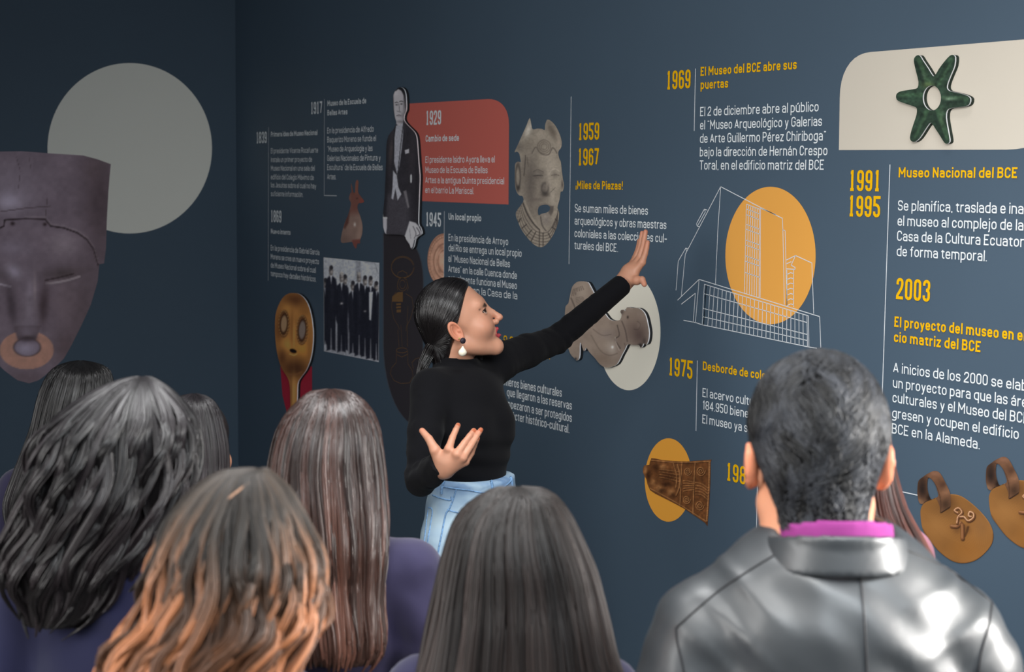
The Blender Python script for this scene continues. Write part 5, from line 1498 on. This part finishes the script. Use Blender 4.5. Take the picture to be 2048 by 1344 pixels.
def figure(label, px, ytop, z, fwd, top_rgb, male=False, head_px=None, top_name='sweatshirt', legs=(26, 28, 40), skin_rgb=(196, 142, 112), extra=.014, width=1.0):
    """a standing figure: body, top, trousers and shoes; returns root, frames"""
    hp = at(px, ytop, z)
    hz = 1.400 if male else 1.470
    k = (hp[2] - extra) / (hz + .127)
    root = empty('person', (float(hp[0]), float(hp[1]), 0.0), label, 'person')
    f = _n(np.array((fwd[0], fwd[1], 0)))
    B = Frame((hp[0], hp[1], 0), f, UP, k)
    H = Frame(B.p(0, .016, hz), f, UP, k)
    sw = 1.10 if male else width
    hands = {}
    w0 = .215 if male else .222 * sw
    for s in (-1, 1):
        w = np.array((w0 * s, .075, .775))
        rot = lambda q, s=s, w=w: w + np.array((q[2] * s * .95 - q[0] * 0.1 * s, q[0] * .95 + q[1] * .16, -q[1] * .98 + q[0] * .1))
        hands[s] = ([[rot(c) for c in ch] for ch in hand_points(.6, .06)], w)
    def f_body(P):
        L = B.loc(P)
        d = s_ell(L, (0, -.005, 1.12), (.11, .07, .24))
        for s in (-1, 1):
            arm = [(.05 * s, -.02, 1.22), (.13 * s, -.012, 1.19), (.208 * s, -.03, .99), (w0 * s, .070, .79)] if male else [(.05 * s, -.02, 1.28), (.165 * s * sw, -.012, 1.275), (.225 * s * sw, -.03, 1.03), (w0 * s, .070, .79)]
            d = smin(d, s_chain(L, arm, [.04, .034, .028, .022], .01), .03)
            m = np.abs(L[:, 2] - .70) < .16
            if m.any(): d[m] = smin(d[m], hand_sdf(L[m], hands[s][0], lambda c: c, 1.0), .012)
        m = L[:, 2] > 1.27
        if m.any(): d[m] = smin(d[m], head_sdf(H.loc(P[m]), male), .03)
        return d * k
    lo, hi = box_of([B.p(*q) for q in ((.32, .16, 1.63), (-.32, -.16, .55), (.32, -.16, 1.63), (-.32, .16, .55))], .03)
    V, F = polygonize(f_body, lo, hi, .0055)
    C = head_color(H.loc(V.astype(np.float32)), skin_rgb, (168, 84, 84))
    mesh_obj('body', V, F, SKIN, root, True, C)
    return root, B, H, k, sw
def sew(root, name, f, B, boxp, h, m):
    (x0, y0, z0), (x1, y1, z1) = boxp
    lo, hi = box_of([B.p(x, y, zz) for x in (x0, x1) for y in (y0, y1) for zz in (z0, z1)], .05)
    V, F = polygonize(f, lo, hi, h)
    return mesh_obj(name, V, F, m, root, True)
def folds(L, amp):
    return amp * np.sin(L[:, 0] * 38 + L[:, 2] * 55 + 3 * vnoise(L[:, 0], L[:, 2], .09, 2)) * vnoise(L[:, 2] + L[:, 1], L[:, 0], .12, 2, 3)
def dress(root, B, k, sw, rgb, legs, male=False):
    def f_top(P):
        L = B.loc(P)
        d = s_ell(L, (0, -.006, 1.15), (.168 * sw, .112, .20))
        d = smin(d, s_ell(L, (0, -.014, 1.275), (.178 * sw, .078, .062)), .06)
        d = smin(d, s_ell(L, (0, .002, .94), (.160 * sw, .112, .17)), .06)
        d = smin(d, s_cone(L, (0, -.030, 1.30), (0, -.034, 1.355), .082, .066), .04)
        for s in (-1, 1):
            d = smin(d, s_chain(L, [(.168 * s * sw, -.012, 1.268), (.228 * s * sw, -.03, 1.03), (.222 * s * sw, .070, .80)], [.062, .056, .044], .015), .03)
        d = d + folds(L, .006)
        d = smax(d, -s_cone(L, (0, -.03, 1.31), (0, -.04, 1.45), .058, .060), .006)
        return smax(d, .79 - L[:, 2], .01) * k
    top = sew(root, 'sweatshirt', f_top, B, ((.32, .16, 1.40), (-.32, -.16, .72)), .010, cloth('fabric_%d_%d_%d' % tuple(rgb), tuple(lin(rgb) * .40), bump=(500, .3, .0008), sheen=.12))
    pants(root, B, k, sw, legs)
    return f_top
def pants(root, B, k, sw, legs):
    def f_leg(P):
        L = B.loc(P)
        d = s_ell(L, (0, 0, .86), (.162 * sw, .108, .13))
        for s in (-1, 1):
            d = smin(d, s_chain(L, [(.088 * s, 0, .80), (.088 * s, .012, .45), (.088 * s, -.01, .075)], [.088, .062, .056], .02), .03)
        return smax(d, L[:, 2] - .93, .01) * k
    sew(root, 'trousers', f_leg, B, ((.22, .14, .95), (-.22, -.14, .04)), .014, cloth('trousers_%d' % legs[0], tuple(lin(legs))))
    for s in (-1, 1):
        f_shoe = lambda P: smax(smin(s_ell(B.loc(P), (.088 * s, .06, .035), (.044, .125, .045)), s_ball(B.loc(P), (.088 * s, -.01, .05), .05), .03) * k, -(P[:, 2] - .003), .004)
        sew(root, 'shoe', f_shoe, B, ((.088 * s + .05, .20, .12), (.088 * s - .05, -.08, 0)), .012, cloth('black_shoe', (.02, .02, .022), .5))
def cap_of(H, k, lift, rgb, h=.006):
    lo, hi = box_of([H.p(*q) for q in ((.1, .13, .14), (-.1, -.13, -.10), (.1, -.13, .14), (-.1, .13, -.10))], .02)
    V, F = polygonize(lambda P: hair_cap(H.loc(P), lift) * k, lo, hi, h)
    return V, F, np.tile(lin(rgb), (len(V), 1))
def yaw(a): return FH_ * math.cos(math.radians(a)) + RH * math.sin(math.radians(a))
FH_ = FH
NAVY = (48, 47, 80)
def long_haired(label, rows, z, hx, colour, base, turn=0, rgb=NAVY, mt=None, legs=(30, 31, 46), extra=.016, back=.085, width=1.0, **kw):
    root, B, H, k, sw = figure(label, hx, rows[0][0], z, yaw(turn), rgb, extra=extra, width=width)
    dress(root, B, k, sw, rgb, legs)
    parts = [cap_of(H, k, .010, base)] + hair_fall(rows, z, back, colour, **kw)
    V, F, C = join(parts)
    hair = mesh_obj('hair', V, F, mt or HAIR, root, True, C)
    return root, B, H, k, hair
SHINY = mat('shiny_hair', rough=.32, spec=.45, attr=True)
SOFT = mat('soft_hair', rough=.5, spec=.32, attr=True)
long_haired('woman with shiny straight black hair at the far left, nearest the big mask',
            [(722, 150, 172), (729, 122, 200), (742, 102, 219), (768, 88, 225), (800, 77, 225), (850, 66, 218), (900, 52, 205), (950, 36, 192), (1000, 22, 176), (1045, 30, 150), (1090, 40, 130)],
            3.88, 158, tone_of((24, 22, 23), (30, 26, 28)), (14, 13, 14), turn=14, rgb=(60, 56, 88), mt=SHINY, n_strands=1700, locks=70, rad=.0013, wave=.01, ragged=.2, seed=2)
long_haired('woman with dark straight hair, half hidden to the right of the wavy-haired woman',
            [(788, 378, 398), (796, 356, 420), (815, 344, 436), (845, 338, 446), (890, 336, 455), (930, 336, 457), (965, 338, 455), (1010, 342, 452), (1060, 346, 448), (1100, 350, 444)],
            3.44, 380, tone_of((30, 25, 29), (44, 32, 38)), (18, 15, 17), turn=18, width=.88, n_strands=1400, locks=60, rad=.0013, wave=.008, seed=3)
long_haired('woman with voluminous dark wavy hair falling to the lower left',
            [(754, 268, 300), (763, 232, 318), (776, 200, 336), (798, 162, 358), (826, 128, 380), (858, 95, 391), (892, 80, 393), (930, 73, 386), (988, 64, 368), (1045, 54, 344), (1105, 26, 318), (1155, 40, 284), (1203, 62, 236), (1256, 84, 150)],
            2.58, 262, tone_of((30, 27, 30), (36, 30, 32), amt=.5), (17, 15, 17), turn=10, rgb=(46, 48, 86), mt=HAIR, n_strands=2800, K=26, locks=70, rad=.0016, wave=.10, kinks=2.6, relief=.05, ragged=.28, seed=4, thick=.125)
long_haired('woman with long straight reddish-brown hair and navy sweatshirt, beside the presenter',
            [(779, 648, 676), (785, 618, 704), (803, 596, 730), (829, 572, 750), (860, 556, 761), (890, 548, 765), (934, 541, 771), (977, 543, 777), (1020, 548, 781), (1064, 556, 782), (1107, 566, 780), (1150, 574, 776), (1194, 584, 776), (1238, 594, 780), (1281, 602, 776), (1325, 620, 742)],
            3.0, 656, tone_of((56, 38, 34), (88, 58, 48), .2, .8, .5), (34, 25, 26), turn=8, rgb=(62, 58, 92), mt=SHINY, n_strands=2400, locks=80, rad=.0015, wave=.018, kinks=2.6, ragged=.14, seed=5)
r, B, H, k, hair = long_haired('woman with wavy hair fading from dark roots to copper, front row left of centre',
            [(937, 500, 534), (944, 444, 542), (956, 420, 556), (976, 390, 576), (999, 368, 590), (1025, 348, 603), (1058, 334, 614), (1085, 320, 630), (1131, 304, 648), (1181, 296, 652), (1230, 276, 648), (1263, 246, 626), (1296, 230, 608), (1344, 214, 596), (1440, 206, 594), (1500, 220, 580)],
            2.02, 486, tone_of((66, 57, 50), (158, 102, 68), .30, .60, .55), (38, 30, 26), turn=6, rgb=(88, 86, 120), mt=SOFT, n_strands=2800, K=28, locks=90, rad=.0017, wave=.055, kinks=4.2, relief=.045, ragged=.15, seed=6)
f_pt = lambda P: s_ell(H.loc(P), (0, -.012, .046), (.0845, .100, .0945)) * k
pt = catmull([(446, 1010), (470, 990), (495, 972), (516, 962)], 5, False)
S = trace(f_pt, pt[:, 0], pt[:, 1], 1.6, 2.3)
v, fc, _ = tubes(S[None] - FH * .002 + UP * .002, np.array([.0005] + [.0019] * (len(S) - 2) + [.0006]), np.zeros((1, len(S), 3)), 6)
tag(mesh_obj('hair_parting', v, fc, mat('scalp', tuple(lin((150, 116, 94)) * .8), rough=.7), hair, True), 'pale parting line')
long_haired('woman with smooth straight dark brown hair, front row centre',
            [(974, 1006, 1066), (980, 985, 1092), (994, 958, 1114), (1017, 930, 1132), (1046, 912, 1147), (1074, 903, 1158), (1131, 891, 1180), (1189, 881, 1195), (1246, 871, 1210), (1303, 860, 1224), (1344, 850, 1240), (1440, 836, 1262), (1520, 840, 1262)],
            2.46, 1030, tone_of((38, 32, 30), (52, 42, 39), .2, .9, .5), (34, 30, 31), turn=0, rgb=(54, 52, 84), mt=SOFT, width=.92, n_strands=2600, locks=70, rad=.0019, wave=.02, kinks=1.6, ragged=.1, seed=7)
long_haired('woman with long auburn hair and pink top, mostly hidden behind the man in leather',
            [(748, 1664, 1700), (760, 1632, 1736), (790, 1602, 1758), (840, 1578, 1772), (920, 1548, 1780), (1000, 1526, 1798), (1060, 1520, 1828), (1110, 1526, 1852), (1160, 1540, 1860), (1230, 1570, 1850), (1290, 1590, 1830)],
            2.95, 1680, tone_of((84, 48, 42), (128, 76, 64), .2, .8, .4), (42, 28, 26), turn=-6, rgb=(250, 168, 190), width=.74, n_strands=1600, locks=60, rad=.0016, wave=.012, seed=8)

# ------------------------------------------------------------------ the man in the leather jacket
def man():
    z = 2.2
    root, B, H, k, sw = figure('man with short wavy black hair, black leather jacket and magenta shirt collar', 1643, 697, z, yaw(0), (0, 0, 0), male=True, extra=.018, skin_rgb=(198, 138, 108))
    Hb = B
    B = Frame(B.p(.016, 0, 0), B.R[:, 1], UP, k)
    def f_jacket(P):
        L = B.loc(P)
        d = s_ell(L, (0, -.010, 1.13), (.178, .130, .22))
        d = smin(d, s_ell(L, (0, -.020, 1.212), (.130, .095, .078)), .06)
        d = smin(d, s_ell(L, (0, .0, .92), (.185, .128, .18)), .06)
        for s in (-1, 1):
            d = smin(d, s_chain(L, [(.150 * s, -.016, 1.190), (.218 * s, -.035, .99), (.222 * s, .075, .78)], [.070, .064, .050], .015), .030)
        d = d + folds(L, .007)
        s1 = np.abs(L[:, 0] - .03)
        # pulled folds from the armholes to the middle of the back
        for s in (-1, 1):
            for q, zz in enumerate((1.20, 1.13, 1.06, .99)):
                ln = L[:, 2] - zz - s * L[:, 0] * (.55 + .1 * q) - .012 * np.sin(L[:, 0] * 30)
                d = d - .0035 * np.exp(-(ln / .010) ** 2) * np.exp(-((s * L[:, 0] - .13) / .05) ** 2) * (L[:, 1] < 0)
        d = smax(d, -s_cone(L, (0, -.03, 1.22), (0, -.038, 1.45), .064, .072), .006)
        return smax(d, .78 - L[:, 2], .01) * k
    LEATHER = mat('black_leather', (.026, .030, .034), rough=.50, spec=.8, coat=.25, bump=(24, .16, .004, 2))
    jacket = sew(root, 'leather_jacket', f_jacket, B, ((.36, .20, 1.40), (-.36, -.20, .72)), .0065, LEATHER)
    def f_collar(P):
        L = B.loc(P)
        d = s_cone(L, (0, -.030, 1.270), (0, -.040, 1.332), .1005, .0797)
        d = smax(d, -s_cone(L, (0, -.030, 1.270), (0, -.040, 1.350), .086, .0725), .004)
        d = smax(d, L[:, 2] - 1.334 + .22 * (L[:, 1] + .10), .006)
        return smax(d, 1.284 - .16 * (L[:, 1] + .10) - L[:, 2], .006) * k
    sew(root, 'jacket_collar', f_collar, B, ((.13, .12, 1.36), (-.13, -.16, 1.24)), .0045, LEATHER)
    DARKSEAM = mat('jacket_seam', (.012, .012, .014), rough=.5)
    for pts in ([(1716, 1116), (1722, 1160), (1728, 1230), (1734, 1344)], [(1796, 1094), (1850, 1116), (1900, 1140), (1950, 1178), (1984, 1204)], [(1556, 1106), (1500, 1140), (1440, 1180), (1392, 1220), (1352, 1256)],
                [(1352, 1256), (1356, 1290), (1368, 1344), (1375, 1400)], [(1984, 1204), (1978, 1250), (1962, 1310), (1950, 1400)]):
        p = catmull(pts, 6, False)
        S = trace(f_jacket, p[:, 0], p[:, 1], 1.6, 2.9)
        S = S[np.linalg.norm((S - CAM) @ CF[:, None], axis=1) < 2.6]
        if len(S) > 3:
            v, fc, _ = tubes(S[None], np.array([.0017] * len(S)), np.zeros((1, len(S), 3)), 6)
            mesh_obj('seam', v, fc, DARKSEAM, jacket, True)
    def f_shirt(P):
        L = B.loc(P)
        d = s_cone(L, (0, -.028, 1.27), (0, -.036, 1.385), .072, .0685)
        d = smax(d, -s_cone(L, (0, -.026, 1.25), (0, -.036, 1.42), .064, .0625), .003)
        d = smax(d, L[:, 2] - 1.349 + .30 * (L[:, 1] + .09), .004)
        d = smin(d, s_ell(L, (0, 0, 1.12), (.15, .095, .18)), .01)
        return d * k
    sew(root, 'shirt', f_shirt, B, ((.17, .12, 1.42), (-.17, -.12, .92)), .006, cloth('magenta_cotton', tuple(lin((150, 62, 132)) * .8), .8))
    pants(root, B, k, sw, (34, 35, 40))
    f_cap = lambda P: smax(hair_cap(H.loc(P), .009), -.066 - H.loc(P)[:, 2], .006) * k
    lo, hi = box_of([H.p(*q) for q in ((.1, .13, .15), (-.1, -.13, -.10), (.1, -.13, .15), (-.1, .13, -.10))], .02)
    V, F = polygonize(f_cap, lo, hi, .005)
    L = H.loc(V.astype(np.float32))
    g = grad(f_cap, V)
    base = lin((15, 14, 15))
    parts = [(V, F, np.tile(base, (len(V), 1)))]
    rng = np.random.default_rng(11)
    f_sk = lambda P: smin(s_ell(H.loc(P), (0, -.009, .044), (.0825, .0955, .0945)), s_cone(H.loc(P), (0, -.045, -.02), (0, -.055, -.075), .0545, .0500), .03) * k
    ok = np.where(np.abs(f_sk(V.astype(np.float32))) < .005)[0]
    n = 4200
    sel = rng.choice(ok, n)
    roots = V[sel] + rng.normal(size=(n, 3)) * .002
    Lr = H.loc(roots.astype(np.float32))
    length = np.interp(Lr[:, 2], [-.07, -.02, .05, .12], [.010, .018, .044, .056]) * (.8 + .4 * rng.random(n))
    kk = 9
    def flow(P, t):
        L = H.loc(P.astype(np.float32))
        nx = vnoise(L[:, 0] * 1.0, L[:, 2] * 1.0 + L[:, 1], .046, 2, 1)
        crown = np.stack([L[:, 0] * 6 - .0, -.6 - L[:, 1] * 0, -np.ones(len(L)) * .9], 1)
        crown[:, 0] += 1.6 * nx + 1.2 * np.sin(t * 6 + 45 * L[:, 0] + 3 * nx)
        return crown @ H.R.T
    S = walk(f_sk, roots, flow, kk, length / (kk - 1), .002)
    lift = (.003 * np.sin(np.linspace(0, math.pi, kk)))[None, :, None] * (.4 + vnoise(Lr[:, 0], Lr[:, 2], .03, 2, 5))[:, None, None]
    S = S + lift * g[sel][:, None, :]
    tone = np.clip(.5 + .9 * vnoise(Lr[:, 0], (Lr[:, 2] + Lr[:, 1]) * .35, .012, 2, 6) + .15 * rng.normal(size=n), 0, 1)
    c = lin(np.array((9, 9, 10))[None] * (1 - tone[:, None]) + np.array((52, 54, 59))[None] * tone[:, None])  # paler strands paint highlight streaks into the black hair
    parts.append(tubes(S, np.array([.0012] + [.0015] * (kk - 2) + [.0005]), np.repeat(c[:, None], kk, 1)))
    V, F, C = join(parts)
    mesh_obj('hair', V, F, SOFT, root, True, C)
man()
